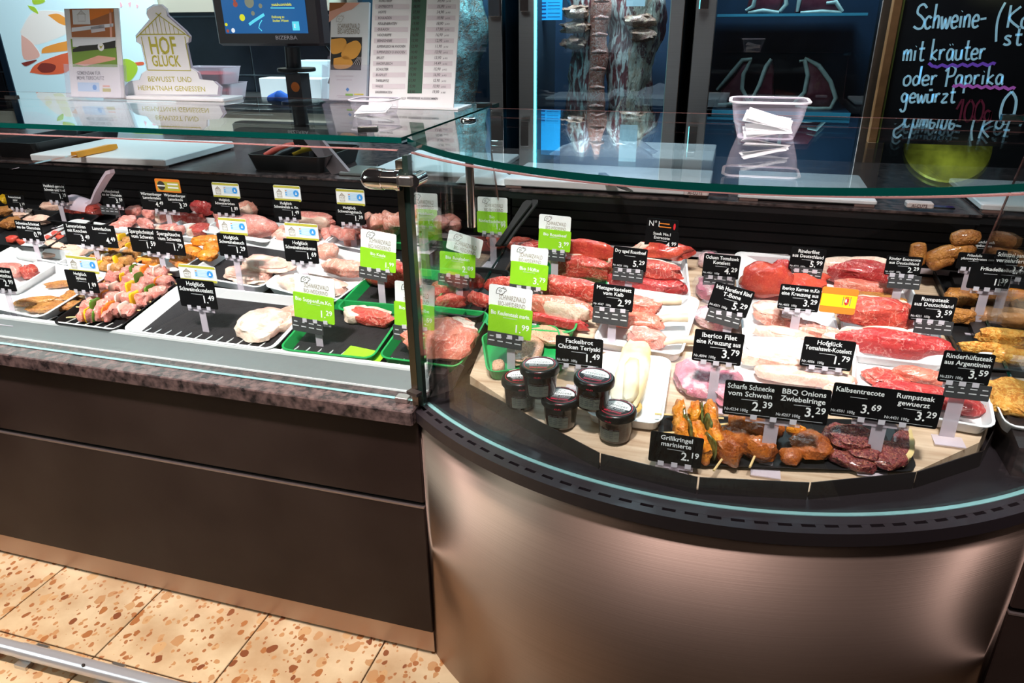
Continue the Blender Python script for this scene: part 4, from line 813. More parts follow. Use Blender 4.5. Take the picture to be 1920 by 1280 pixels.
# ================================================================ chalkboard
F = Flat(1634, 330, Y=3.45); zt = 1.672-F.o.z; zb = -.75; x0 = F(1634, 330)[0]
root = tag(empty('chalkboard', F.o), 'black chalkboard in an oak frame with blue handwritten offer', 'chalkboard')
MB().box((x0, 0, zb), (x0+1.0, .02, zt)).build('board', mat('board_black', (.006, .007, .010), .45, var=.3, vscale=6, vcol=(.010, .011, .015)), root)
MB().box((x0-.042, -.015, zb), (x0-.008, .03, zt), 0, None, .003).build('frame_side', OAK, root); MB().box((x0-.008, -.008, zb), (x0, .02, zt)).build('frame_bead', mat('bead_lime', (.25, .32, .06), .5), root)
CH = {'S': [[(.75, .85), (.5, 1), (.2, .9), (.15, .65), (.45, .5), (.7, .3), (.6, .05), (.3, 0), (.0, .1)]], 'c': [[(.45, .42), (.25, .5), (.05, .3), (.12, .05), (.3, 0), (.48, .1)]],
 'h': [[(.1, 1), (.08, 0)], [(.08, .3), (.25, .5), (.4, .42), (.42, 0)]], 'w': [[(.02, .48), (.1, .05), (.2, .02), (.3, .4), (.4, .03), (.5, .05), (.6, .48)]], 'e': [[(.05, .25), (.42, .28), (.4, .45), (.22, .5), (.05, .3), (.12, .04), (.3, 0), (.48, .08)]],
 'i': [[(.1, .48), (.1, .0)], [(.1, .66), (.13, .68)]], 'n': [[(.05, .48), (.06, 0)], [(.06, .3), (.2, .5), (.38, .44), (.4, 0)]], '-': [[(.0, .32), (.4, .36)]], '(': [[(.3, 1.25), (.08, .8), (.02, .3), (.1, -.35)]], 'K': [[(.1, 1), (.08, 0)], [(.65, .95), (.1, .45), (.7, 0)]],
 'o': [[(.25, .5), (.06, .35), (.08, .05), (.3, 0), (.45, .2), (.4, .45), (.22, .5)]], 's': [[(.4, .45), (.2, .5), (.08, .38), (.3, .22), (.36, .06), (.18, 0), (.02, .06)]], 't': [[(.2, .9), (.18, .1), (.32, 0), (.42, .06)], [(.02, .55), (.4, .57)]], 'm': [[(.03, .48), (.04, 0)], [(.04, .3), (.15, .5), (.26, .42), (.27, 0)], [(.27, .3), (.4, .5), (.5, .42), (.52, 0)]],
 'r': [[(.05, .5), (.07, 0)], [(.07, .28), (.2, .48), (.36, .46)]], 'ä': [[(.42, .45), (.2, .5), (.05, .25), (.15, 0), (.36, .1), (.42, .45), (.44, .05), (.52, 0)], [(.14, .70), (.18, .72)], [(.32, .71), (.36, .73)]], 'a': [[(.42, .45), (.2, .5), (.05, .25), (.15, 0), (.36, .1), (.42, .45), (.44, .05), (.52, 0)]],
 'u': [[(.05, .48), (.06, .1), (.2, 0), (.38, .1), (.42, .48), (.44, 0)]], 'ü': [[(.05, .48), (.06, .1), (.2, 0), (.38, .1), (.42, .48), (.44, 0)], [(.1, .68), (.36, .70)]], 'd': [[(.4, .4), (.2, .48), (.05, .25), (.14, .02), (.34, .06), (.42, .35), (.46, 1), (.44, .05)]], 'P': [[(.2, .9), (.16, -.1)], [(.02, .7), (.3, 1), (.62, .85), (.55, .5), (.2, .42)]], 'p': [[(.08, .48), (.06, -.45)], [(.08, .35), (.3, .5), (.44, .28), (.3, .02), (.08, .1)]],
 'k': [[(.1, 1), (.08, 0)], [(.42, .5), (.1, .22), (.46, 0)]], 'g': [[(.42, .4), (.2, .5), (.05, .28), (.18, .04), (.38, .14), (.42, .45), (.4, -.35), (.2, -.5), (.04, -.35)]], 'z': [[(.05, .45), (.4, .45), (.05, .02), (.45, .02)]], '1': [[(.0, .55), (.3, 1), (.26, 0)]], '0': [[(.3, .98), (.08, .7), (.05, .25), (.25, 0), (.5, .2), (.52, .7), (.3, .98)]], ',': [[(.1, .08), (.02, -.15)]], 'G': [[(.7, .85), (.4, 1), (.05, .6), (.1, .15), (.4, 0), (.65, .15), (.66, .42), (.4, .42)]], 'B': [[(.1, 1), (.08, 0)], [(.1, 1), (.5, .9), (.1, .52), (.6, .3), (.08, 0)]], 'l': [[(.15, 1), (.1, .1), (.25, 0)]]}
cmats = [CHALK, CHALKV, CHALKM, CHALKR]; mb = MB(); kF = F.k()
def chalk(word, x, y, h, adv, mi=0, sl=-.16, lw=3.6, dy=0):
    mb = MB()
    for ch in word:
        if ch != ' ':
            for st in CH[ch]: mb.ribbon(F.pts([(x+(p[0]-p[1]*-0 + p[1]*-sl*.0)*adv*1.75 + p[1]*h*sl*-.9, y-p[1]*h) for p in smooth(st)]), lw*kF, -.002, mi)
        x += adv*({'S': 1.25, 'i': .55, 'm': 1.15, 'w': 1.2, 'K': 1.3, 'P': 1.2, ' ': .6, '(': .7, 'r': .85, 't': .8, '1': .8}.get(ch, 1)); y += dy
    mb.build('chalk_lettering', cmats, root)
chalk('Schweine-', 1712, 54, 46, 15.5, 0, -.16, 3.6, -.4); chalk('(', 1866, 62, 46, 20); chalk('Kot', 1886, 52, 42, 20)
chalk('st', 1880, 84, 34, 20); chalk('mit kräuter', 1692, 114, 40, 16.3, 0, -.16, 3.4, -.3); chalk('oder Paprika', 1692, 160, 36, 17.2, 0, -.16, 3.4, -.2); chalk('gewürzt', 1688, 192, 34, 15)
chalk('100g', 1790, 228, 42, 18.5, 3); chalk('0', 1870, 232, 62, 30, 0, -.2, 4.4); chalk(',', 1912, 232, 30, 14)
chalk('Grill', 1650, 340, 30, 17); chalk('oo', 1890, 338, 24, 16)
wave = lambda x0, x1, y0, y1, n, a: [(x0+(x1-x0)*i/(n*4), y0+(y1-y0)*i/(n*4)+a*math.sin(i*PI/2)) for i in range(n*4+1)]
mb = MB(); mb.ribbon(F.pts([(1741, 118), (1748, 124)]+wave(1752, 1866, 124, 120, 6, 2.2)), 5*kF, -.0025, 1); mb.build('chalk_underline', cmats, root); mb = MB(); mb.ribbon(F.pts(wave(1786, 1903, 160, 166, 7, 2)), 5*kF, -.0025, 2)
mb.build('chalk_underline', cmats, root)
# round convex mirror high up behind the chalkboard (seen reflected in the curved shelf)
V = ay(1776, 275, 3.76); zr = 2*1.397-V.z; r_ = 75*px(V)
root = tag(empty('round_mirror', (V.x, 3.76, zr), (math.radians(40), 0, 0)), 'round shop mirror with a painted yellow-green ceiling reflection, seen reflected in the curved glass shelf', 'mirror')
prof = [(r_, 0), (r_*.98, .012), (r_*.7, .030), (r_*.35, .040), (0, .043)]
MB().lathe(prof, 40, 0, Matrix.Rotation(PI/2, 4, 'X')).build('bowl', mat('mirror_painted_reflection', (.34, .40, .07), .3, .5, bump=.6, bscale=60, var=.7, vscale=14), root, True)  # reflection of the lit ceiling is put into the bowl's colour
mb = MB(); mb.tube([(0, .0, 0), (0, .10, .02)], .012, 10); mb.build('bracket', DARKSTEEL, root, True)
area('mirror_fill', (V.x-.1, 1.7, 2.7), (V.x, 3.76, zr), .1, .55, (.95, 1, .55), 11)  # unseen fill light added only to brighten the mirror
# ================================================================ price tags
TM = [WHITEP, GREYT, OLIVE, BLUEP, LBLUE, REDP, ORANGEP, YELLOWP, BROWNP, LIME, mat('tag_ink', (.03, .025, .02), .6), mat('strip_text', (.62, .62, .64), .6)]
def rr(w, h, r, cx=0, cz=0):
    r = min(r, w*.3, h*.3); return [(x+cx, y+cz) for x, y in rrect(w, h, r, 3)]
def pricetxt(mb, pr, x, z, s, y):
    a, b = pr.split('.'); w2 = text(mb, b, x, z+s*.30, s*.70, 'r', y, True, .95); text(mb, a+'.', x-w2-.02*s, z, s, 'r', y, True, .92)
def price_tag(box, foot, cols, label, kind='black', head=None, strip=None, roll=0, hroll=None, lbl2=None, prices=True, Y=None, stemw=.020, hshift=(0, 0), stand=True):
    x0, y0, x1, y1 = box; xc = (x0+x1)/2
    Yp = Y if Y is not None else D(foot[0], foot[1]).y
    A, B = ay(xc, y0, Yp), ay(xc, y1, Yp); C1, C2 = ay(x0, (y0+y1)/2, Yp), ay(x1, (y0+y1)/2, Yp)
    w = (C2-C1).length; top, bot = A.z, B.z; X = (C1.x+C2.x)/2; h = top-bot; zd = dz(Yp)
    if x0 > 1795: zd = dz(Yp)
    root = tag(empty('price_tag', (X, Yp, zd)), label, 'price tag'); zc = (top+bot)/2 - zd
    rot = (0, roll, 0)
    cmat = LIME if kind == 'bio' else INK
    mb = MB(); slab(mb, rr(w, h, .004), -.0008, .0008); card = mb.build('card', cmat, root, False, (0, 0, zc), rot)
    mb = MB(); n = len(cols); cw = w/n
    for i, (lines, pr, nr) in enumerate(cols):
        cx = -w/2+cw*(i+.5); k = h
        fs = .205*h if kind != 'bio' else .20*h
        for j, ln in enumerate(lines):
            zz = h/2 - h*(.215+.20*j) if len(lines) > 1 or kind == 'bio' else h/2 - h*.24
            if kind == 'bio': zz = h/2 - h*(.30+.2*j)
            text(mb, ln, cx, zz, fs, 'c', -.0011, True, .98, 0, 0, None, cw*.90)
        if n == 1 and len(lines) or n > 1: mb.rect(cx-cw*.16, h/2-h*(.50 if len(lines) > 1 else .36), cx+cw*.16, h/2-h*(.515 if len(lines) > 1 else .375), -.0011, 11)
        if pr: pricetxt(mb, pr, cx+cw*.45, -h*.30, .37*h, -.0011)
        if nr:
            text(mb, 'Nr.', cx-cw*.47, -h*.36, .12*h, 'l', -.0011, True, .9, 11); text(mb, nr, cx-cw*.36, -h*.36, .12*h, 'l', -.0011, True, .9, 11); text(mb, '100g', cx-cw*.17, -h*.36, .12*h, 'l', -.0011, True, .9, 11)
            mb.rect(cx-cw*.45, -h*.425, cx+cw*.42, -h*.435, -.0011, 11)
    mb.build('lettering', TM, card)
    if head:
        hx0, hy0, hx1, hy1 = head[1] if len(head) > 1 else (x0, head[0][0], x1, head[0][1]); HA, HB = ay((hx0+hx1)/2, hy0, Yp), ay((hx0+hx1)/2, hy1, Yp); hw = (ay(hx1, hy0, Yp)-ay(hx0, hy0, Yp)).length; hh = HA.z-HB.z
        hz = (HA.z+HB.z)/2 - zd; hX = (HA.x+HB.x)/2 - X
        sty = head[2] if len(head) > 2 else ('bio' if kind == 'bio' else 'hof')
        hm = {'bio': WHITEP, 'hof': WHITEP, 'flag': ORANGEP, 'lamm': ORANGEP, 'no1': INK}[sty]
        mb = MB(); slab(mb, rr(hw, hh, .005), .0012, .0026); hc = mb.build('header_card', hm, root, False, (hX, 0, hz), (0, hroll if hroll is not None else roll, 0), label={'bio': 'white header with cow drawing', 'hof': 'white header with barn logo and pale blue seal', 'flag': 'red and yellow flag card with a crest', 'lamm': 'orange header with round dark seal', 'no1': 'black header with a small red mark'}[sty])
        mb = MB(); e = .0008
        if sty == 'bio':
            cow(mb, -hw*.33, hh*.08, hw*.24, hh*.34, e, 10, hw*.012)
            text(mb, 'SCHWARZWALD', -hw*.26, -hh*.14, hh*.34, 'l', e, False, .6, 8, 0, None, hw*.62); text(mb, 'BIO-WEIDERIND', -hw*.28, -hh*.42, hh*.30, 'l', e, False, .6, 8, 0, None, hw*.64)
        elif sty == 'hof':
            mb.rect(-hw*.49, hh*.34, hw*.49, hh*.48, e, 2); mb.rect(-hw*.49, -hh*.49, hw*.49, -hh*.35, e, 2)
            barn(mb, -hw*.40, -hh*.28, hw*.22, hh*.52, e, 8, hw*.010, False); text(mb, 'HOF', -hw*.29, -hh*.12, hh*.17, 'c', e, False, 1, 8); text(mb, 'GLÜCK', -hw*.29, -hh*.25, hh*.12, 'c', e, False, 1, 8)
            mb.rect(-hw*.08, -hh*.20, hw*.42, hh*.26, e, 4); mb.disc(hw*.335, hh*.03, hh*.20, e-.0003, 3); mb.poly([(hw*.30, -hh*.05), (hw*.34, hh*.14), (hw*.37, -hh*.05)], e-.0006, 0)
            for i in range(3): mb.rect(-hw*.06, hh*(.14-.13*i), -hw*.01, hh*(.20-.13*i), e-.0003, (6, 3, 3)[i])
            for i in range(4): mb.rect(hw*.02, hh*(.17-.09*i), hw*.22, hh*(.19-.09*i), e-.0003, 0)
        elif sty == 'flag':
            mb.rect(-hw*.485, -hh*.24, hw*.485, hh*.24, e, 7); cx = hw*.22
            mb.poly([(cx-hw*.06, hh*.12), (cx+hw*.06, hh*.12), (cx+hw*.06, -hh*.08), (cx, -hh*.16), (cx-hw*.06, -hh*.08)], e-.0003, 5); mb.rect(cx-hw*.055, hh*.13, cx+hw*.055, hh*.20, e-.0003, 6)
            for s in (-1, 1): mb.rect(cx+s*hw*.10-hw*.012, -hh*.16, cx+s*hw*.10+hw*.012, hh*.14, e-.0003, 8); mb.disc(cx+s*hw*.10, hh*.17, hw*.018, e-.0003, 5)
            mb.rect(cx-hw*.045, -hh*.03, cx, hh*.09, e-.0006, 0); mb.disc(cx+hw*.02, -hh*.04, hw*.02, e-.0006, 8)
        elif sty == 'lamm':
            mb.rect(-hw*.42, -hh*.36, hw*.47, hh*.30, e, 2); mb.disc(-hw*.26, 0, hh*.34, e-.0003, 10); mb.rect(-hw*.42, -hh*.06, -hw*.10, hh*.04, e-.0006, 0)
            for i in range(2): mb.rect(-hw*.0, hh*(.08-.25*i), hw*.42, hh*(.20-.25*i), e-.0003, 0)
        elif sty == 'no1':
            text(mb, 'N°1', -hw*.44, -hh*.1, hh*.62, 'l', e, False, .9, 0); mb.rect(-hw*.10, hh*.12, hw*.22, hh*.2, e, 6); mb.rect(-hw*.10, -hh*.14, hw*.28, -hh*.06, e, 6); mb.disc(hw*.38, 0, hw*.035, e, 5, 10, None, hh*.26)
        mb.build('lettering', TM, hc)
    if strip:
        sx0, sy0, sx1, sy1 = strip; SA_, SB = ay((sx0+sx1)/2, sy0, Yp), ay((sx0+sx1)/2, sy1, Yp); sw = (ay(sx1, sy0, Yp)-ay(sx0, sy0, Yp)).length; sh = SA_.z-SB.z
        sX, sz = (SA_.x+SB.x)/2-X, (SA_.z+SB.z)/2-zd
        mb = MB(); slab(mb, rr(sw, sh, .0015), -.0022, -.0006); st = mb.build('info_strip', GREYP, root, False, (sX, 0, sz), rot); mb = MB()
        for i in range(4):
            cx = -sw/2+sw*(i+.5)/4
            for j, (zz, ww) in enumerate(((.20, (.45, .30, .62, .5)[i]), (-.10, (.72, .62, .68, .7)[i]))): mb.rect(cx-sw/8*ww, sh*zz-sh*.035, cx+sw/8*ww, sh*zz+sh*.035, -.0026, 11)
        mb.build('lettering', TM, st)
    zb = bot - zd
    mb = MB(); hwid = min(w*.72, .10); hz1 = zb+.004; 
    mb.box((-hwid/2, .0032, zb-.013), (hwid/2, .0050, zb+.012)); mb.box((-stemw/2, .0052, .002), (stemw/2, .0068, zb+.004)); mb.box((-.028, -.03, .0), (.028, .03, .002))
    mb.build('stand', CLEAR, root)
    mb = MB(); 
    for s in (-1, 0, 1): mb.box((s*hwid*.36-.006, -.0036, zb-.004), (s*hwid*.36+.006, -.0028, zb+.006))
    mb.build('clip', mat('clip_clear', (.62, .58, .64), .25), root)
    return root
BT = 'black price tag '
# --- straight counter, back row
price_tag((13, 366, 47, 391), (22, 418), [(['Putenschnitzel', 'natur'], '1.19', None)], BT+'at 1.19 at the counter end, by the pale poultry slices')
price_tag((83, 344, 125, 378), (103, 424), [(['Hackfleisch gemischt', 'Schwein und Rind'], '1.29', None)], BT+'at 1.29 before the red mince')
price_tag((191, 354, 231, 386), (207, 428), [(['Kalbsschnitzel', 'aus der Oberschale'], '3.59', None)], BT+'at 3.59 with grey strip beside the mince scoop', strip=(190, 386, 223, 402))
price_tag((265, 360, 352, 395), (300, 440), [(['Württemberger', 'Lammkotelett'], '4.49', None), (['Württemberger', 'Lammkeule'], '3.29', None)], 'double black price tag for lamb with orange header', head=[(0, 0), (291, 336, 337, 361), 'lamm'])
price_tag((398, 370, 448, 402), (424, 452), [(['Hofglück', 'Schweinerücken'], '1.89', None)], 'white-topped black price tag at 1.89 before the pork roasts in the back row', head=[(343, 371)])
price_tag((513, 376, 563, 410), (527, 472), [(['Hofglück', 'Schweinehals o. Kn.'], '1.49', None)], 'white-topped black price tag at 1.49 before the pork neck', head=[(348, 377)])
price_tag((630, 384, 683, 420), (652, 478), [(['Hofglück', 'Schweinegulasch'], '1.39', None)], 'white-topped black price tag at 1.39 before the pork cubes', head=[(355, 385)])
# --- middle row
price_tag((32, 414, 79, 450), (62, 502), [(['Schweine-Schnitzel', 'aus der Oberschale'], '0.99', None)], BT+'at 0.99 before the white tray of pork slices')
price_tag((124, 420, 217, 461), (182, 512), [(['Lammrücken', 'mit Knochen'], '3.49', None), (['Lammlachse'], '4.49', None)], 'double black price tag at 3.49 and 4.49')
price_tag((245, 430, 344, 475), (300, 512), [(['Spargelschnitzel', 'vom Schwein'], '1.59', None), (['Spargeltasche', 'vom Schwein'], '1.79', None)], 'double black price tag at 1.59 and 1.79 before orange marinated meat')
price_tag((410, 439, 462, 481), (430, 553), [(['Hofglück', 'Schweinebauch'], '1.29', None)], 'white-topped black price tag at 1.29 before the pork belly', head=[(409, 440)])
price_tag((534, 449, 596, 492), (552, 566), [(['Hofglück', 'Schweinekeulenbraten'], '1.69', None)], 'white-topped black price tag at 1.69 before the pork leg roast', head=[(419, 450)])
price_tag((676, 468, 742, 506), (694, 582), [(['Bio Keule'], '1.99', None)], 'lime price tag at 1.99 over the green tray with the big roast', 'bio', head=[(434, 470)], strip=(674, 503, 726, 524), roll=.10)
# --- front row
price_tag((-22, 501, 25, 543), (0, 600), [(['Schweinefleischer', 'Geschnetzeltes'], '2.99', None)], BT+'at 2.99 cut off by the picture edge')
price_tag((126, 508, 182, 546), (152, 584), [(['Hofglück', 'Spiesse'], '1.89', None)], 'white-topped black price tag at 1.89 over the raw skewers', head=[(481, 511)])
price_tag((336, 525, 404, 576), (372, 628), [(['Hofglück', 'Schweinekotelett'], '1.49', None)], 'white-topped black price tag at 1.49 before the pork chops', head=[(498, 528)])
price_tag((552, 552, 626, 602), (583, 655), [(['Bio Suppenfl.m.Kn.'], '1.29', None)], 'lime price tag at 1.29 in the green tray with soup beef', 'bio', head=[(518, 554)], strip=(549, 597, 606, 623), roll=.07)
price_tag((740, 569, 814, 614), (766, 676), [(['Bio Beinscheibe'], '1.59', None)], 'lime price tag half hidden behind the corner post, front row', 'bio', head=[(531, 571)], strip=(738, 612, 796, 640), roll=.05)
price_tag((768, 392, 820, 426), (790, 470), [(['Bio Hackfleisch'], '1.29', None)], 'lime price tag half hidden behind the corner post, back row', 'bio', head=[(362, 394)])
o = MB().box((-.055, -.03, 0), (.055, .03, .002), 0, None, .0008).build('lime_card', LIME, None, False, D(680, 668, .014), deckrot(-.12)); tag(o, 'lime green card lying flat at the aluminium lip', 'card')
# --- curved counter
price_tag((895, 397, 951, 437), (925, 470), [(['Bio', 'Rinderhackfleisch'], '1.99', None)], 'lime price tag at 1.99 behind the glass divider edge, back row', 'bio', head=[(370, 399)], Y=2.0)
price_tag((825, 474, 891, 517), (852, 585), [(['Bio Rouladen'], '2.09', None)], 'lime price tag at 2.09 with tilted header over the roulades', 'bio', head=[(0, 0), (838, 440, 903, 476)], hroll=.24, strip=(822, 515, 880, 537), roll=.05)
price_tag((1010, 431, 1070, 470), (1040, 540), [(['Bio Roastbeef'], '3.99', None)], 'lime price tag at 3.99 before the upper beef pieces', 'bio', head=[(404, 433)], strip=(1008, 468, 1060, 488), roll=.04)
price_tag((957, 493, 1027, 540), (990, 600), [(['Bio Hüfte'], '3.79', None)], 'lime price tag at 3.79 among the beef slabs', 'bio', head=[(463, 495)], strip=(955, 535, 1012, 558), roll=.06)
price_tag((916, 576, 997, 632), (960, 700), [(['Bio Keulensteak marin.'], '1.99', None)], 'large lime price tag at 1.99 beside the glass jars', 'bio', head=[(538, 579)], strip=(914, 624, 979, 651), roll=.07)
price_tag((1149, 464, 1213, 507), (1180, 562), [(['Dry aged Roastbeef'], '5.29', '4420')], BT+'at 5.29 with grey strip before the dry aged roast beef', strip=(1148, 505, 1206, 527), roll=.04)
price_tag((1209, 433, 1272, 469), (1238, 522), [(['Steak No.1', 'Entrecote'], '4.99', '4625')], BT+'at 4.99 with a black number one header', head=[(0, 0), (1212, 411, 1272, 435), 'no1'], strip=(1211, 468, 1261, 487), roll=.04)
price_tag((1112, 534, 1188, 581), (1148, 652), [(['Metzgerkotelett', 'vom Kalb'], '2.99', '4547')], BT+'at 2.99 before the veal chops', strip=(1111, 579, 1178, 608), roll=.04)
price_tag((1318, 477, 1387, 521), (1350, 562), [(['Ochsen Tomahawk', 'Kotelett'], '4.29', '4431')], BT+'at 4.29 for ox tomahawk chops', strip=(1318, 517, 1378, 538), roll=.02)
price_tag((1332, 536, 1409, 588), (1357, 645), [(['Irish Hereford Rind', 'T-Bone'], '5.29', '4371')], 'tilted black price tag at 5.29 for T-bone steak', strip=(1324, 582, 1390, 609), roll=.20)
price_tag((1481, 465, 1547, 508), (1508, 562), [(['Rinderfilet', 'aus Deutschland'], '5.99', '4221')], BT+'at 5.99 before the beef fillet', strip=(1482, 501, 1541, 524), roll=.03)
price_tag((1460, 535, 1538, 582), (1525, 650), [(['Iberico Karree m.Kn', 'eine Kreuzung aus'], '3.29', '4052')], BT+'at 3.29 beside a red and yellow flag card', head=[(0, 0), (1538, 540, 1607, 588), 'flag'], roll=.02, hroll=.02)
price_tag((1660, 480, 1728, 517), (1692, 588), [(['Rinder Entrecote', 'aus Deutschland'], '2.29', '4347')], BT+'at 2.29 before the fat-rimmed entrecote', strip=(1664, 515, 1726, 541))
price_tag((1708, 554, 1791, 603), (1745, 668), [(['Rumpsteak', 'aus Deutschland'], '3.59', '4221')], BT+'at 3.59 before the red rump slabs', strip=(1713, 600, 1786, 626))
price_tag((1300, 621, 1393, 681), (1336, 762), [(['Iberico Filet', 'eine Kreuzung aus'], '3.79', '4094')], BT+'at 3.79 over the vacuum packed fillets', roll=.02)
price_tag((1503, 635, 1601, 691), (1580, 742), [(['Hofglück', 'Tomahawk-Kotelett'], '1.79', '4006')], BT+'at 1.79 before the pale pork tomahawk chops', roll=.02)
price_tag((1763, 660, 1861, 720), (1802, 826), [(['Rinderhüftsteak', 'aus Argentinien'], '3.59', '5371')], BT+'at 3.59 with grey strip at the corner tray of rump steak', strip=(1769, 719, 1857, 748), stemw=.028)
price_tag((1042, 632, 1130, 687), (1085, 728), [(['Fackelbrot', 'Chicken Teriyaki'], '1.49', '4669')], BT+'at 1.49 behind the glass jars')
price_tag((1357, 721, 1556, 787), (1468, 884), [(['Scharfe Schnecke', 'vom Schwein'], '2.39', '4234'), (['BBQ Onions', 'Zwiebelringe'], '3.29', '4207')], 'double black price tag at 2.39 and 3.29 over the glazed skewers', roll=-.015, stemw=.026)
price_tag((1557, 728, 1766, 792), (1658, 882), [(['Kalbsentrecote'], '3.69', '4501'), (['Rumpsteak', 'gewuerzt'], '3.29', '4431')], 'double black price tag at 3.69 and 3.29 over the seasoned steaks', roll=.01, stemw=.026)
price_tag((1218, 814, 1317, 871), (1268, 888), [(['Grillkringel', 'marinierte'], '2.19', None)], BT+'at 2.19 low at the front stop plates', roll=.02)
# --- next counter, beyond the divider
price_tag((1806, 448, 1868, 482), (1836, 520), [(['Paprikaschlauch', 'ofengebacken'], None, None)], BT+'with two text lines at the back of the next counter', Y=2.12)
price_tag((1794, 474, 1856, 505), (1826, 560), [(['Frikadelle', 'pfannengebraten'], None, None)], BT+'for pan-fried meatballs beyond the glass divider', Y=1.98)
price_tag((1862, 470, 1932, 523), (1898, 590), [(['Schnitzel paniert', 'verzehrfertig'], '2.29', None)], BT+'at 2.29 for breaded schnitzel at the picture edge', Y=1.9)
price_tag((1816, 496, 1896, 543), (1860, 600), [(['Frikadelle'], '1.39', None)], BT+'at 1.39 for meatballs beyond the glass divider', Y=1.88)
# ================================================================ trays on the sloped decks
RX = Matrix.Rotation(SA, 4, 'X')
MATM = mat('insert_mat', (.018, .015, .017), .5, 0, .25, bump=.8, bscale=380)
def tray(fl, fr, depth, m, label, mat_=False, h=.032, rim=.030):
    a, b = D(*fl, rim), D(*fr, rim); w = (b-a).length; rz = math.atan2(b.y-a.y, b.x-a.x); rz = max(-.5, min(.5, rz))
    c = (a+b)/2 + Vector((-math.sin(rz)*depth/2, math.cos(rz)*depth/2, 0)); c.z = dz(c.y, .001)
    root = tag(empty('meat_tray', c, deckrot(rz)), label, 'tray'); mb = MB(); W_, d = w, depth
    mb.loft([ringz(W_*.86, d*.86, .02, 0), ringz(W_*.90, d*.90, .02, .002), ringz(W_*.965, d*.965, .024, h*.94), ringz(W_, d, .028, h*.94), ringz(W_*1.0, d*1.0, .028, h), ringz(W_*.955, d*.955, .022, h), ringz(W_*.885, d*.885, .016, .005)], 0)
    mb.build('tray_body', m, root)
    if mat_:
        mb = MB(); mb.loft([ringz(W_*.875, d*.875, .014, .0052), ringz(W_*.875, d*.875, .014, .0075)]); mb.build('dark_insert', MATM, root)
    return root
wt = 'white tray '
tray((-70, 566), (78, 597), .26, WHITE, wt+'with brown marinated meat strips at the counter lip')
tray((96, 606), (218, 622), .27, BLACK, 'black tray under the raw skewers')
tray((228, 619), (512, 657), .25, WHITE, wt+'with dark insert holding the big pork chops', True)
tray((522, 655), (699, 674), .25, GREENT, 'green tray with dark insert holding the soup beef slab', True)
tray((708, 670), (862, 690), .25, GREENT, 'green tray with dark insert behind the corner post', True)
tray((-95, 528), (28, 545), .25, WHITE, wt+'with pale roast cut off by the picture edge')
tray((14, 474), (132, 499), .27, WHITE, wt+'with thin pork slices behind the 0.99 tag')
tray((142, 502), (226, 516), .27, BLACK, 'black tray with glazed brown chicken skewers')
tray((228, 490), (333, 511), .29, WHITE, wt+'with orange marinated meat')
tray((346, 516), (490, 541), .27, WHITE, wt+'with dark insert under the pork belly', True)
tray((493, 536), (624, 571), .27, WHITE, wt+'with the pork leg roast', False)
tray((628, 580), (792, 602), .26, GREENT, 'green tray with dark insert and the big beef roast', True)
tray((-70, 452), (88, 468), .26, BLACK, 'black tray with red meat scraps and steel tongs', False, .04, .036)
tray((84, 414), (196, 426), .26, BLACK, 'black tray with red mince and the scoop', False, .04, .036)
tray((200, 428), (300, 440), .30, WHITE, wt+'with pink veal slices in the back row')
tray((300, 440), (392, 450), .30, WHITE, wt+'with lamb chops in the back row')
tray((374, 434), (502, 457), .30, WHITE, wt+'with pork roasts in the back row')
tray((506, 450), (600, 466), .28, WHITE, wt+'with pork neck behind the 1.49 tag')
tray((604, 455), (692, 472), .28, WHITE, wt+'with pork cubes in the back row')
tray((702, 452), (800, 462), .26, GREENT, 'green tray in the back row behind the corner post')
tray((-60, 408), (30, 416), .26, BLACK, 'black tray with browned pieces at the picture edge')
tray((806, 585), (902, 598), .26, BLACK, 'dark tray of roulades behind the glass divider')
# curved counter
tray((906, 612), (1078, 626), .27, GREENT, 'green tray with stacked beef slabs')
tray((1000, 545), (1135, 553), .24, GREENT, 'green tray with roast beef pieces at the back')
tray((914, 700), (1068, 680), .17, GREENT, 'green tray with seasoned tan steaks behind the jars')
tray((1110, 640), (1278, 668), .27, WHITE, wt+'with long-boned veal chops')
tray((1136, 560), (1296, 563), .27, WHITE, wt+'with dry aged roast beef')
tray((1096, 778), (1242, 796), .24, WHITE, wt+'with the flat torch breads')
tray((1382, 563), (1540, 572), .27, WHITE, wt+'with the heart-shaped beef fillet')
tray((1393, 644), (1582, 656), .20, WHITE, wt+'with pink pork rib pieces')
tray((1384, 742), (1592, 752), .23, WHITE, wt+'with pale pork tomahawk chops')
tray((1545, 572), (1728, 584), .28, WHITE, wt+'with fat-rimmed entrecote')
tray((1580, 664), (1778, 688), .23, WHITE, wt+'with big red rump slabs')
tray((1594, 756), (1868, 806), .24, WHITE, wt+'with argentine rump steaks at the corner')
tray((1240, 872), (1724, 886), .15, BLACK, 'low black tray under the glazed skewers and seasoned steaks', False, .012, .010)
# next counter
tray((1885, 800), (2040, 815), .26, WHITE, wt+'with breaded cutlets at the picture edge beyond the divider')
tray((1815, 690), (1990, 700), .24, BLACK, 'black tray with breaded orange cutlets beyond the divider')
tray((1790, 590), (1930, 598), .26, BLACK, 'black tray with sausages beyond the divider')
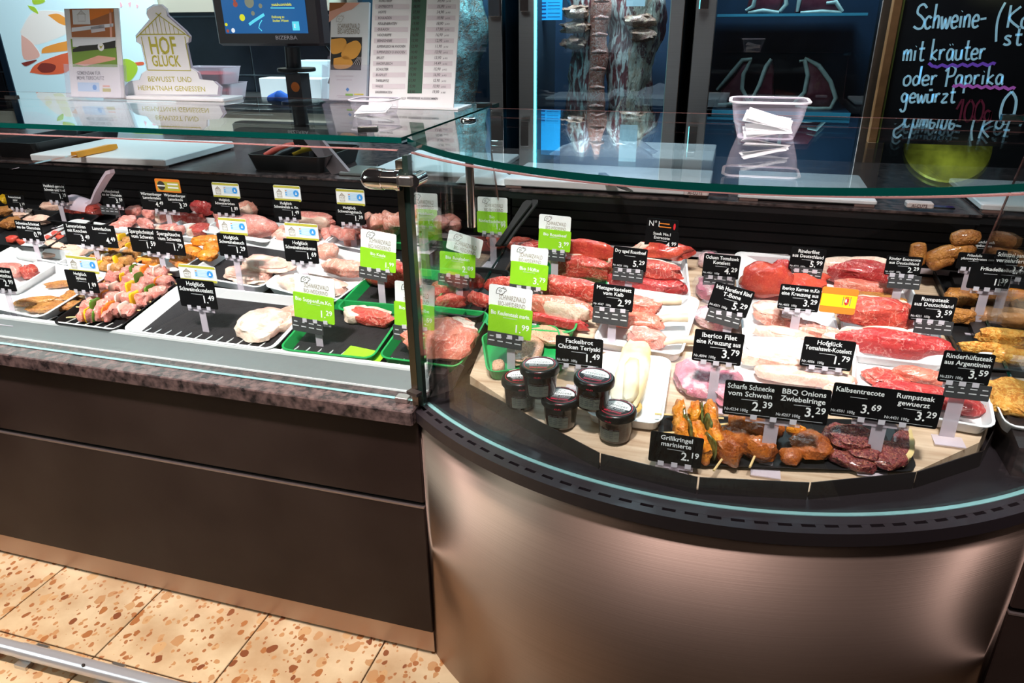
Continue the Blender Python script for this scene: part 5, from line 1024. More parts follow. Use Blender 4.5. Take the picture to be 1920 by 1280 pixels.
# ================================================================ meat
def shell(mb, w, d, h, seed, th0, th1, f0, f1, grow, e1=.7, e2=.85, amp=.14, nu=16, nv=5, freq=1.5):
    A_ = sup(w, d, h, seed, e1, e2, amp, nu, nv, th0, th1, f0, f1, 0, freq); B_ = sup(w, d, h, seed, e1, e2, amp, nu, nv, th0, th1, f0, f1, grow, freq); vs = []
    for j in range(nv+1):
        for i in range(nu+1):
            t = min(1, min(i, nu-i)/2.0)*min(1, min(j, nv-j)/1.0); a, b = Vector(A_[j][i]), Vector(B_[j][i]); vs.append(tuple(a.lerp(b, t) + (Vector((0, 0, 0)) if t else (a-b)*.3)))
    fs = [(j*(nu+1)+i, j*(nu+1)+i+1, (j+1)*(nu+1)+i+1, (j+1)*(nu+1)+i) for j in range(nv) for i in range(nu)]
    return mb.add(vs, fs)
BEEF = meat('beef_red', (.62, .085, .055), (.46, .04, .035), (.80, .36, .28), .28, 10, .28, .3, 9)
BEEFB = meat('beef_bright', (.70, .10, .055), (.58, .05, .04), None, 0, 8, .22, .2)
BEEFD = meat('beef_deep', (.42, .025, .03), (.54, .05, .045), (.72, .28, .24), .2, 9, .28, .3, 8)
VEAL = meat('veal_rose', (.74, .22, .15), (.62, .13, .09), (.86, .50, .40), .25, 9, .28, .25, 9)
PORK = meat('pork_pink', (.80, .36, .27), (.70, .25, .18), (.90, .66, .56), .3, 8, .28, .25, 9)
PORKR = meat('pork_rose', (.78, .30, .24), (.66, .19, .16), (.86, .55, .48), .25, 8, .28, .25, 9)
PORKL = meat('pork_pale', (.80, .45, .36), (.74, .34, .27), (.86, .62, .52), .9, 8, .3, .2, 7)
VACP = meat('vacuum_pork', (.56, .13, .20), (.66, .24, .29), (.84, .60, .60), .9, 6, .14, .4, 4)
CHICK = meat('poultry', (.86, .58, .44), (.78, .44, .34), None, 0, 8, .3, .2)
ORNG = meat('marinade_orange', (.85, .30, .02), (.70, .16, .02), None, 0, 9, .25, .35, 9, (.40, .06, .02), 150, .35)
BRWN = meat('marinade_brown', (.56, .26, .07), (.38, .13, .04), None, 0, 9, .25, .4, 9, (.16, .07, .02), 170, .4)
BREAD = meat('breaded', (.80, .34, .04), (.60, .19, .02), (.88, .50, .12), .9, 9, .6, .9, 40)
TAN = meat('seasoned_tan', (.66, .38, .25), (.50, .25, .16), None, 0, 8, .35, .4, 9, (.20, .08, .03), 190, .5)
GLAZE = meat('glazed', (.44, .12, .015), (.26, .05, .012), None, 0, 9, .12, .35, 9, (.14, .04, .015), 130, .35)
DARKS = meat('seasoned_dark', (.24, .045, .045), (.13, .025, .025), (.40, .14, .08), .4, 9, .2, .6, 12, (.05, .02, .015), 150, .5)
MINCE = meat('mince', (.72, .10, .06), (.55, .05, .04), None, 0, 60, .35, .8)
FRIED = meat('fried', (.55, .22, .04), (.32, .10, .02), None, 0, 9, .4, .6)
SAUS = meat('sausage', (.50, .26, .12), (.38, .16, .07), None, 0, 8, .3, .2)
BREADW = mat('torch_bread', (.90, .84, .72), .6, var=.3, vscale=14, vcol=(.85, .62, .30), bump=.2, bscale=40)
RND = random.Random(7)
def place(box, kh, up):
    x0, y0, x1, y1 = box; P = D((x0+x1)/2, y1, up); s = px(P); w = (x1-x0)*s; E = (y1-y0)*s
    d = ray((x0+x1)/2, y1).normalized(); el = math.asin(-d.z); h = kh if kh < .2 else kh*w
    h = min(h, .8*E/math.cos(el)); dd = (E-h*math.cos(el)*.9)/math.sin(el+SA); dd = max(dd, .45*h)
    return P + Vector((0, math.cos(SA), math.sin(SA)))*dd/2, w, dd, h
SEED = [1.0]
def food(name, box, m, h, up, label, cat='meat', rz=0, sty='lump', fat=None, group=None, fm=None, amp=None, bone=None, seed=None):
    c, w, d, h = place(box, h, up); SEED[0] += 1.37; sd = seed or SEED[0]
    if rz:   # keep the seen box while turning the piece
        ca, sa = abs(math.cos(rz)), abs(math.sin(rz)); k = ca*ca-sa*sa
        if abs(k) > .3:
            w2, d2 = (w*ca-d*sa)/k, (d*ca-w*sa)/k
            if w2 > .02 and d2 > .02: w, d = w2, d2
    e1, e2, am, fq = {'lump': (.85, .95, .28, 1.8), 'slab': (.52, .92, .24, 1.9), 'cube': (.5, .55, .2, 1.6), 'leaf': (.55, .9, .30, 1.9), 'roll': (.8, .6, .18, 1.6), 'brd': (.6, .85, .22, 2.2)}[sty]
    am = amp or am; mb = MB(); small = w < .05
    blob(mb, w, d, h, sd, e1, e2, am, 14 if small else 28, 8 if small else 14, freq=fq)
    o = mb.build(name, m, None, True, c, deckrot(rz)); tag(o, label, cat, group)
    for ft in ([fat] if fat and not isinstance(fat[0], tuple) else fat or []):
        a0, a1, g = ft[:3]; f0, f1 = ft[3:5] if len(ft) > 4 else (-.9, 1.0)
        mb = MB(); shell(mb, w, d, h, sd, math.radians(a0), math.radians(a1), f0, f1, g, e1, e2, am, 18, 6, fq); mb.build('fat_edge', fm or FATW, o, True)
    for bn in bone or []:
        p0, p1, r = bn; q = [Vector(p0), Vector(p0).lerp(Vector(p1), .5)+Vector((0, 0, .006)), Vector(p1)]
        MB().tube(q, [r*.8, r, r*1.1], 10).build('rib_bone', BONE, o, True)
    return o
def L(*a, **k): return food(*a, **k)
# --- straight counter, front row
for i, (b, u) in enumerate((((8, 548, 98, 583), .01), ((30, 556, 130, 596), .01), ((72, 520, 140, 546), .01), ((95, 532, 165, 570), .012), ((172, 518, 215, 540), .01))):
    L('marinated_strip', b, BRWN, .018, u, ['brown marinated meat strip nearest the picture edge', 'brown marinated meat strip in front, at the lip', 'brown marinated meat strip at the tray back', 'broad brown marinated strip under the 1.89 tag', 'small brown marinated strip behind the 1.89 tag'][i], rz=.35, sty='leaf')
def skewer(p0, p1, n, label, h=.014, cm=None, pm=None, wd=.036, tip=True, sticks=OAK, group=None, sd=0):
    a, b = D(*p0, h), D(*p1, h); d = b-a; Lg = d.length; root = empty('meat_skewer', (a+b)/2); tag(root, label, 'skewer', group)
    root.rotation_euler = d.to_track_quat('X', 'Z').to_euler(); r = random.Random(sd+n)
    MB().tube([(-Lg/2-.035, 0, wd*.3), (Lg/2+.012, 0, wd*.3)], .0024, 6).build('wooden_stick', STICK, root, True)
    k = n+(n-1 if pm else 0); step = Lg/n; x = -Lg/2+step*.5
    for i in range(n):
        mb = MB(); blob(mb, step*(.98 if not pm else .86), wd*r.uniform(.9, 1.2), wd*r.uniform(.75, 1.0), sd*3.1+i*2.3, .7, .75, .38, 20, 10, 0, Matrix.Translation((0, r.uniform(-.003, .003), 0)), 1.9); mb.build('meat_chunk', cm, root, True, (x, 0, -.003), (r.uniform(-.3, .3), 0, 0))
        if pm and i < n-1: mb = MB(); blob(mb, .007, wd*r.uniform(.85, 1.1), wd*r.uniform(.8, 1.05), sd+i, .5, .5, .15, 12, 6); mb.build('pepper_piece', pm[(i+sd) % len(pm)], root, True, (x+step*.5, r.uniform(-.003, .003), -.002), (0, r.uniform(-.2, .2), 0))
        x += step
    return root
STICK = mat('stick_wood', (.78, .55, .25), .6)
PG = mat('pepper_green', (.10, .22, .02), .25); PY = mat('pepper_yellow', (.90, .55, .02), .25); PO = mat('pepper_orange', (.88, .25, .03), .25); ONI = mat('onion_white', (.88, .78, .66), .35)
ZUC = mat('zucchini', (.035, .055, .012), .2, var=.5, vscale=60, vcol=(.22, .22, .06))
for i, (p0, p1, l) in enumerate((((150, 602), (215, 598), 'raw pork skewer with yellow and green pepper, lowest at the lip'), ((160, 584), (262, 590), 'raw pork skewer with peppers, second from the lip'), ((172, 566), (285, 574), 'raw pork skewer with orange pepper in mid pile'), ((186, 548), (318, 557), 'raw pork skewer with onion, pointing at the chop tray'), ((205, 530), (330, 540), 'raw pork skewer with green pepper at the tray back'), ((235, 518), (318, 522), 'raw pork skewer half covered at the back of the pile'))):
    skewer(p0, p1, 4, l, .012+.005*(i % 2), PORKR, [PY, PG, PO, ONI], .044, sd=i)
L('pork_chop', (414, 566, 520, 645), PORKL, .032, .008, 'large pale pork chop lying on top in the dark insert', rz=-.15, sty='slab', fat=(150, 330, .005), amp=.2)
L('pork_chop', (478, 560, 552, 630), PORK, .026, .008, 'pork chop half under the large pale one', rz=-.3, sty='slab', fat=(-60, 60, .005))
L('soup_beef', (636, 571, 738, 617), BEEF, .035, .008, 'soup beef slab with thick fat layer in the green tray', rz=-.12, sty='slab', fat=[(100, 250, .012), (40, 140, .006)])
L('beef_roast', (738, 575, 885, 690), VEAL, .085, .008, 'large beef shin roast in the green tray behind the post', sty='lump', fat=(20, 80, .003))
# middle row
L('pork_roast', (-20, 488, 40, 530), PORKR, .05, .008, 'pink pork roast piece cut off by the picture edge', sty='lump'); L('pork_roast', (34, 493, 70, 528), BEEF, .045, .008, 'small round dark pink roast beside the 2.99 tag', sty='lump')
for i, b in enumerate(((62, 462, 110, 487), (85, 455, 140, 482), (106, 462, 168, 489), (60, 448, 120, 470))): L('pork_slice', b, CHICK, .014, .008+.006*i, ['thin pale pork slice at the tray corner', 'thin pale pork slice folded in the middle of its tray', 'thin pale pork slice hanging towards the glazed skewers', 'thin pale pork slice at the tray back'][i], rz=.3*(-1)**i, sty='leaf')
for i, (p0, p1) in enumerate((((172, 506), (232, 515)), ((176, 492), (250, 502)), ((182, 478), (262, 488)), ((192, 466), (272, 476)), ((210, 455), (280, 464)))): skewer(p0, p1, 3, 'glazed brown chicken skewer, '+['lowest of the pile', 'second from below', 'in the middle of the pile', 'fourth from below', 'topmost at the pile back'][i], .012+.006*(i % 2), BRWN, [PY, ONI], .04, sd=20+i)
for i, b in enumerate(((252, 478, 296, 502), (300, 468, 360, 506), (345, 434, 410, 468), (355, 458, 402, 496), (372, 450, 412, 480), (318, 452, 370, 488))): L('marinated_cutlet', b, ORNG, .03, [.008, .01, .035, .03, .04, .012][i], 'orange marinated cutlet, '+['flat one at the tray corner', 'broad one under the 1.79 price', 'topmost of the heap', 'plump one before the belly tag', 'curled one beside the belly tag', 'one in the middle of the heap'][i], rz=.25*(-1)**i, sty='lump' if i > 1 else 'leaf')
L('pork_belly', (402, 492, 505, 536), PORKL, .03, .009, 'lower slab of layered pork belly', rz=-.08, sty='slab', fat=[(200, 340, .004, -.6, .0)]); L('pork_belly', (432, 474, 548, 515), PORKL, .026, .034, 'upper slab of layered pork belly', rz=-.1, sty='slab', fat=[(200, 330, .004, -.6, .2)])
L('pork_loin', (502, 508, 650, 558), PORKL, .035, .008, 'long pale pork loin slab in front of the leg roast', rz=-.08, sty='slab', fat=(180, 330, .006), amp=.2)
L('pork_roast', (596, 481, 692, 524), PORK, .05, .02, 'smooth pale pork leg roast beside the green tray', sty='lump', fat=(90, 180, .004)); L('pork_roast', (586, 450, 630, 494), PORK, .05, .03, 'pork roast end rising behind the 1.69 tag', sty='lump')
L('beef_topside', (674, 478, 770, 546), BEEF, .085, .008, 'big round beef topside roast beside the corner post', sty='lump', amp=.16, fat=(60, 110, .004))
# back row
for i, b in enumerate(((60, 372, 130, 402), (8, 388, 54, 418), (42, 402, 92, 424))): L('poultry_slice', b, CHICK, .03, .012, 'pale poultry breast, '+['large one beside the mince tray', 'one under the 1.19 tag', 'front one before the black tray'][i], rz=.3, sty='leaf')
for i, b in enumerate(((-12, 362, 14, 386), (-14, 384, 22, 408), (-10, 405, 32, 432))): L('browned_piece', b, FRIED if i else mat('egg_yellow', (.95, .55, .02), .25), .03, .012, ['bright yellow glazed piece at the picture edge', 'browned piece below the yellow one', 'crisp brown piece at the tray front'][i], sty='brd')
o = L('minced_meat', (108, 378, 192, 416), MINCE, .045, .01, 'heap of bright red minced meat in the black tray', 'mince', sty='lump', amp=.3); o['kind'] = 'stuff'
def scoop(c, label):
    root = tag(empty('meat_scoop', c, (0, 0, -.3)), label, 'scoop'); m = clearmat('scoop_plastic', (.70, .55, .62), .45)
    rings = []
    for i in range(9):
        t = i/8; rings.append([(-.07+.14*t, math.cos(PI*k/10)*.045*(1-.25*t*t), math.sin(PI*k/10)*.040*(1-.3*t)+.005) for k in range(11)])
    mb = MB(); mb.loft(rings, 0, None, False, False); mb.build('bowl', m, root, True)
    MB().loft([[(x, -w, z), (x, w, z), (x, w, z+.012), (x, -w, z+.012)] for x, w, z in ((.05, .018, .02), (.09, .016, .035), (.13, .014, .075), (.19, .014, .12), (.235, .015, .15), (.25, .008, .155))]).build('handle', m, root, True)
scoop(D(158, 392, .05), 'clear rosy plastic scoop stuck in the red mince')
for i, b in enumerate(((8, 440, 30, 456), (30, 445, 50, 460), (76, 440, 96, 452), (94, 432, 112, 446), (104, 440, 122, 452), (60, 434, 80, 446))): L('meat_scrap', b, BEEFB, .02, .01, 'small red meat scrap in the black tongs tray', sty='cube', group='red meat scraps')
q0, q1 = D(84, 440, .06), D(152, 424, .075); root = tag(empty('steel_tongs', q0), 'curved steel tongs handle lying over the black scrap tray', 'tongs'); d = q1-q0
for s in (0, 1): MB().loft([[tuple(d*t+Vector((0, -.012+.018*s, .012*math.sin(PI*t)-.02*s*(1-t)+a_))) for a_ in (0, .004)]+[tuple(d*t+Vector((0, .002+.018*s, .012*math.sin(PI*t)-.02*s*(1-t)+a_))) for a_ in (.004, 0)] for t in (-.15, 0, .25, .5, .75, 1.0)]).build('arm', CHROME, root)
for i, b in enumerate(((206, 398, 250, 432), (236, 404, 292, 436), (222, 380, 262, 412), (250, 385, 294, 416), (196, 410, 240, 440))): L('veal_slice', b, PORKR, .035, .01+.014*(i in (2, 3)), 'folded pink veal slice, '+['low one behind the grey strip', 'broad front one in the heap', 'topmost one beside the grey strip', 'upper one under the lamb tag', 'one hanging over the tray corner'][i], rz=.4*(-1)**i, sty='lump', amp=.3)
for i, (b, a) in enumerate((((284, 394, 312, 420), .6), ((312, 396, 352, 420), .2), ((292, 418, 330, 442), .5), ((338, 398, 378, 424), .1), ((318, 420, 344, 444), .3), ((345, 415, 385, 446), .2))): L('lamb_chop', b, BEEF if i % 2 else PORKR, .03, .01+.012*(i < 2), 'small lamb chop with pale fat knob, '+['leftmost upper one', 'upper one in the middle', 'front one at the tag stem', 'one under the red roast', 'front one between its neighbours', 'rightmost one of the heap'][i], rz=a, sty='cube', fat=(130, 260, .006))
L('lamb_roast', (352, 370, 402, 408), BEEFD, .07, .012, 'dark red lamb leg roast standing behind the chops', sty='lump'); L('pork_loin', (392, 396, 520, 453), PORKR, .075, .01, 'smooth pink pork back roast at the front of its tray', sty='lump', amp=.15); L('pork_loin', (436, 370, 475, 418), PORK, .06, .02, 'pork back roast with a pale stripe behind the 1.89 tag', sty='lump', fat=(200, 340, .004)); L('pork_loin', (395, 388, 450, 428), PORKR, .06, .03, 'pork roast directly behind the belly tag header', sty='lump')
L('pork_neck_roast', (538, 395, 626, 430), PORKR, .045, .02, 'marbled pork neck with pale fat bands on top', sty='slab', fat=[(210, 330, .006)]); L('pork_neck_roast', (508, 420, 600, 455), PORK, .04, .009, 'pork neck piece low behind the 1.49 tag', sty='slab', fat=(200, 300, .005)); L('pork_neck_roast', (505, 430, 545, 458), PORKL, .035, .009, 'pale pork neck end at the tray corner', sty='lump')
def heap(n, box, size, m, label, group, name='meat_cube', seed=1, layers=3, base=.010):
    r = random.Random(seed); x0, y0, x1, y1 = box; src = []
    for i in range(3): mb = MB(); blob(mb, size, size*.9, size*.8, seed+i*3.3, .5, .55, .22, 14, 8); src.append(mb)
    mes = []; k = 0
    for i in range(n):
        ly = 0 if i < n*.5 else 1 if i < n*.85 else 2; sh = (.0, .12, .28)[ly]
        x = r.uniform(x0+(x1-x0)*sh, x1-(x1-x0)*sh); y = r.uniform(y0+(y1-y0)*(.2+sh*.3), y1-(y1-y0)*sh)
        p = D(x, y, base+ly*size*.62)
        if i < 3: o = src[i].build(name, m, None, True, p, (r.uniform(-.4, .4), r.uniform(-.4, .4), r.uniform(0, 6))); mes.append(o)
        else: o = mes[i % 3].copy(); COL.objects.link(o); o.location = p; o.rotation_euler = (r.uniform(-.5, .5), r.uniform(-.5, .5), r.uniform(0, 6)); o.scale = [r.uniform(.8, 1.2)]*3
        tag(o, label, 'meat cube', group)
heap(26, (680, 404, 768, 440), .045, PORK, 'pale pork cube in the heap behind the 1.99 tag', 'pork cubes heaped at the back', seed=4)
heap(20, (612, 428, 700, 462), .040, PORKR, 'rosy pork cube in the heap around the 1.39 tag stem', 'pork cubes by the stem', seed=9)
heap(12, (805, 412, 862, 442), .055, PORKR, 'rosy meat cube seen through the glass divider at the back', 'meat cubes behind the divider', seed=14)
for i, b in enumerate(((806, 520, 862, 560), (850, 505, 905, 545), (812, 545, 870, 588), (868, 540, 925, 585), (905, 512, 962, 555), (918, 545, 975, 588), (830, 495, 880, 525))): L('beef_roulade', b, BEEF, .045, .012 + .02*(i in (1, 4, 6)), 'rolled red beef roulade, '+['behind the 2.09 strip', 'topmost under the tilted header', 'lowest at the divider rail', 'front one beside the divider', 'one between the lime tags', 'front one before the 3.79 strip', 'hindmost of the heap'][i], rz=.3*(-1)**i, sty='roll', amp=.28)
# --- curved counter
for i, (b, u, m, ft) in enumerate((((1048, 446, 1150, 492), .055, BEEFB, None), ((1028, 474, 1148, 532), .012, BEEF, (60, 200, .006)), ((995, 516, 1132, 566), .045, BEEF, None), ((978, 552, 1112, 602), .022, VEAL, (250, 340, .006)), ((978, 590, 1104, 615), .008, BEEFD, None), ((940, 440, 1010, 480), .012, BEEF, None), ((905, 432, 950, 470), .012, BEEFB, None))):
    L('beef_slab', b, m, .066 if i < 4 else .035, u, ['bright red beef piece topmost at the 3.99 tag', 'beef block with white fat panel below the 3.99 tag', 'long beef slab beside the 3.79 tag', 'beef slab with a white fat corner in the green tray', 'thin beef slab lowest in the green tray', 'beef piece behind the divider edge', 'small bright beef piece at the back by the divider'][i], rz=-.12, sty='slab', fat=ft)
L('seasoned_steak', (978, 602, 1066, 655), TAN, .022, .012, 'tan seasoned beef steak with pepper specks behind the jars', rz=-.2, sty='slab'); L('seasoned_steak', (914, 668, 945, 706), TAN, .022, .012, 'seasoned steak tip beside the first jar', rz=.2, sty='slab')
L('seasoned_steak', (940, 620, 1010, 690), TAN, .02, .01, 'seasoned steak under the film behind the jars', rz=-.1, sty='slab')
L('dry_aged_beef', (1130, 503, 1282, 560), BEEFD, .05, .010, 'dry aged roast beef lowest of its pile, with yellow fat', sty='slab', rz=-.1, fat=(60, 170, .006), fm=mat('yellow_fat', (.88, .66, .30), .4, var=.3, vscale=20)); L('dry_aged_beef', (1135, 478, 1276, 528), BEEF, .045, .055, 'dry aged roast beef with a white fat band on the pile', sty='slab', rz=-.1, fat=(20, 180, .007)); L('dry_aged_beef', (1186, 448, 1292, 492), BEEFB, .05, .05, 'ragged entrecote piece behind the number one tag', sty='lump', amp=.35, fat=(170, 230, .006))
for i, (b, u, m, r, bn) in enumerate((((1105, 542, 1238, 594), .045, VEAL, -.1, (.045, .0, .02, .13, .03, .032)), ((1112, 570, 1240, 624), .018, VEAL, -.1, (.05, .0, .02, .14, .03, .03)), ((1168, 606, 1252, 660), .010, PORKR, -.2, (.03, -.005, .018, .115, .03, .024)))):
    L('veal_chop', b, m, .04, u, ['long-boned veal chop on top of the stack', 'long-boned veal chop in the middle', 'veal chop with marbled face in front'][i], rz=r, sty='slab', fat=(90, 200, .004), bone=[((bn[0], bn[1], bn[2]), (bn[3], bn[4], bn[5]), .011)])
for i, (b, u) in enumerate((((1138, 610, 1200, 775), .01), ((1150, 650, 1196, 768), .02))): L('torch_bread', b, BREADW, .04, u, ['tall pale torch bread roll, larger one on the white tray', 'pale torch bread with browned ribs, lower one'][i], 'bread', sty='roll', rz=.1*i)
for i, (x, y) in enumerate(((1165, 742), (1186, 765))):
    c = D(x, y, .02); o = MB().tube([c+Vector((.016*math.cos(a), .022*math.sin(a), .004)) for a in [k*2*PI/14 for k in range(15)]], .005, 8).build('bread_curl', mat('bread_brown', (.82, .50, .14), .5), None, True); tag(o, ['browned bread curl at the lower bread end', 'browned bread curl at the tray front'][i], 'bread')
def vac(b, u, label, rz=0, m=VACP):
    o = L('vacuum_pack', b, m, .035, u, label, 'vacuum pack', rz=rz, sty='slab', amp=.22); c, w, d, h = place(b, .035, u)
    mb = MB(); n = 14; vs = []; fs = []
    for j in range(n+1):
        for i in range(n+1): x, y = i/n*2-1, j/n*2-1; e = max(0, 1-max(abs(x), abs(y))**4); vs.append((x*w*.57, y*d*.57, .004+e*h*1.12+.004*noise.noise((x*6, y*6, u*50+w*100))))
    for j in range(n):
        for i in range(n): a = j*(n+1)+i; fs.append((a, a+1, a+n+2, a+n+1))
    mb.add(vs, fs); mb.build('film', FILM, o, True)
vac((1252, 655, 1345, 752), .004, 'vacuum packed violet-pink pork fillet, left one under the 3.79 tag', .15); vac((1330, 680, 1392, 768), .004, 'vacuum packed violet-pink pork fillet, right one behind the double tag', -.1); vac((1296, 560, 1386, 628), .004, 'vacuum packed steak behind the tilted T-bone tag', -.2); vac((1300, 510, 1352, 570), .004, 'vacuum packed steak between the 4.29 and T-bone tags', .1); vac((1308, 470, 1345, 505), .004, 'vacuum packed chop at the very back', 0)
L('beef_fillet', (1384, 480, 1478, 568), BEEFB, .095, .010, 'big heart-shaped bright red beef fillet', sty='lump', amp=.2); L('beef_fillet', (1440, 490, 1545, 566), BEEFB, .06, .010, 'red beef fillet lying behind the 5.99 tag', sty='lump'); L('beef_fillet', (1446, 484, 1484, 520), BEEFD, .05, .05, 'dark beef fillet end on top of the pile', sty='lump')
for i, (b, m, u) in enumerate((((1408, 556, 1470, 602), PORKL, .03), ((1412, 575, 1500, 618), PORK, .02), ((1452, 592, 1545, 632), PORKR, .012), ((1420, 612, 1530, 648), PORKL, .008), ((1490, 600, 1576, 645), PORK, .008), ((1540, 622, 1582, 652), PORKL, .008))): L('pork_rib_piece', b, m, .03, u, 'pork rib piece, '+['pale knobbly one topmost', 'one with a round bone face', 'long rosy one in the middle', 'pale front one with a bone end', 'one beside the tag stem', 'small pale one at the tray corner'][i], rz=-.2, sty='slab', amp=.26)
L('pork_tomahawk', (1392, 655, 1510, 700), PORKL, .03, .02, 'pale pork tomahawk chop, hind one', rz=-.1, sty='slab', fat=(100, 240, .005)); L('pork_tomahawk', (1414, 682, 1598, 728), PORKL, .035, .010, 'long pale pork tomahawk chop in front with a rosy underside', rz=0, sty='roll', amp=.1)
L('pork_tomahawk', (1540, 700, 1600, 742), FATW, .025, .008, 'pale fat end of a pork chop at the tray corner', sty='slab')
L('entrecote', (1545, 484, 1690, 545), BEEFD, .065, .012, 'large entrecote with a broad pale fat rim', sty='slab', rz=-.05, fat=[(20, 215, .014, -.7, 1.3)]); L('entrecote', (1565, 520, 1672, 562), VEAL, .04, .010, 'lighter entrecote piece before the fat-rimmed one', sty='slab', rz=-.1); L('entrecote', (1590, 545, 1690, 580), FRIED, .03, .008, 'brown-edged beef piece under the 2.29 strip', sty='slab')
L('rump_slab', (1570, 548, 1715, 626), BEEF, .06, .04, 'big red rump slab on top', sty='slab', rz=-.1, fat=[(40, 140, .003)]); L('rump_slab', (1576, 612, 1770, 678), BEEFD, .055, .008, 'long deep red rump slab with a thin fat line, lower one', sty='slab', rz=-.06, fat=[(70, 175, .005, .2, 1.1)])
L('rump_steak', (1618, 682, 1705, 736), BEEF, .018, .008, 'flat triangular rump steak in the corner tray', sty='leaf', rz=-.3); L('rump_steak', (1676, 678, 1772, 728), VEAL, .03, .010, 'folded rump steak in the corner tray', sty='lump', rz=-.2, amp=.3); L('rump_steak', (1640, 712, 1790, 770), BEEFD, .022, .008, 'dark rump steak under the double tag', sty='slab'); L('rump_steak', (1770, 735, 1845, 785), BEEFD, .025, .008, 'dark red rump steak at the outer tray end', sty='slab', rz=-.1)
# --- front of the curved counter
skewer((1258, 790), (1345, 796), 3, 'orange skewer with zucchini slices, hindmost beside the vacuum packs', .010, ORNG, [ZUC], .054, sd=41); skewer((1262, 824), (1352, 820), 3, 'orange skewer with zucchini slices in the middle', .012, ORNG, [ZUC], .056, sd=44); skewer((1300, 858), (1356, 846), 2, 'orange skewer with zucchini behind the 2.19 tag', .012, ORNG, [ZUC], .058, sd=47)
for i, (p0, p1) in enumerate((((1352, 874), (1396, 812)), ((1414, 866), (1440, 806)), ((1378, 806), (1440, 800)))): skewer(p0, p1, 3, 'glazed brown skewer with a wooden stick end, '+['beside the orange skewers', 'nearest the double tag stem', 'lying crosswise behind'][i], .012, [GLAZE, GLAZE, ORNG][i], None, .056, sd=52+i)
for i, (b, m, u, rz) in enumerate((((1472, 790, 1570, 876), GLAZE, .010, -.3), ((1456, 828, 1506, 882), GLAZE, .008, .2), ((1474, 792, 1510, 822), ORNG, .012, 0))): L('glazed_steak', b, m, .032, u, ['large glossy brown glazed steak between the tag stems', 'small glazed piece at the stem foot', 'orange glazed piece under the double tag'][i], rz=rz, sty='lump')
for i, (b, u, rz) in enumerate((((1532, 782, 1612, 860), .010, -.3), ((1556, 788, 1642, 850), .032, .1), ((1578, 800, 1662, 876), .018, -.2), ((1552, 838, 1642, 892), .008, -.3), ((1656, 792, 1728, 888), .008, -.3), ((1618, 814, 1700, 888), .012, -.1))): L('spiced_steak', b, DARKS, .022, u, 'dark spiced steak, '+['marbled one beside the glazed steak', 'thin one on top', 'peppered block before the tag stem', 'red-edged one at the stop plate', 'yellow-edged one on the wooden board', 'one behind the clear stem'][i], rz=rz, sty='slab', amp=.22, fat=((-60, 80, .004) if i in (0, 4) else None), fm=mat('yellow_fat', (.88, .66, .30), .4, var=.3, vscale=20))
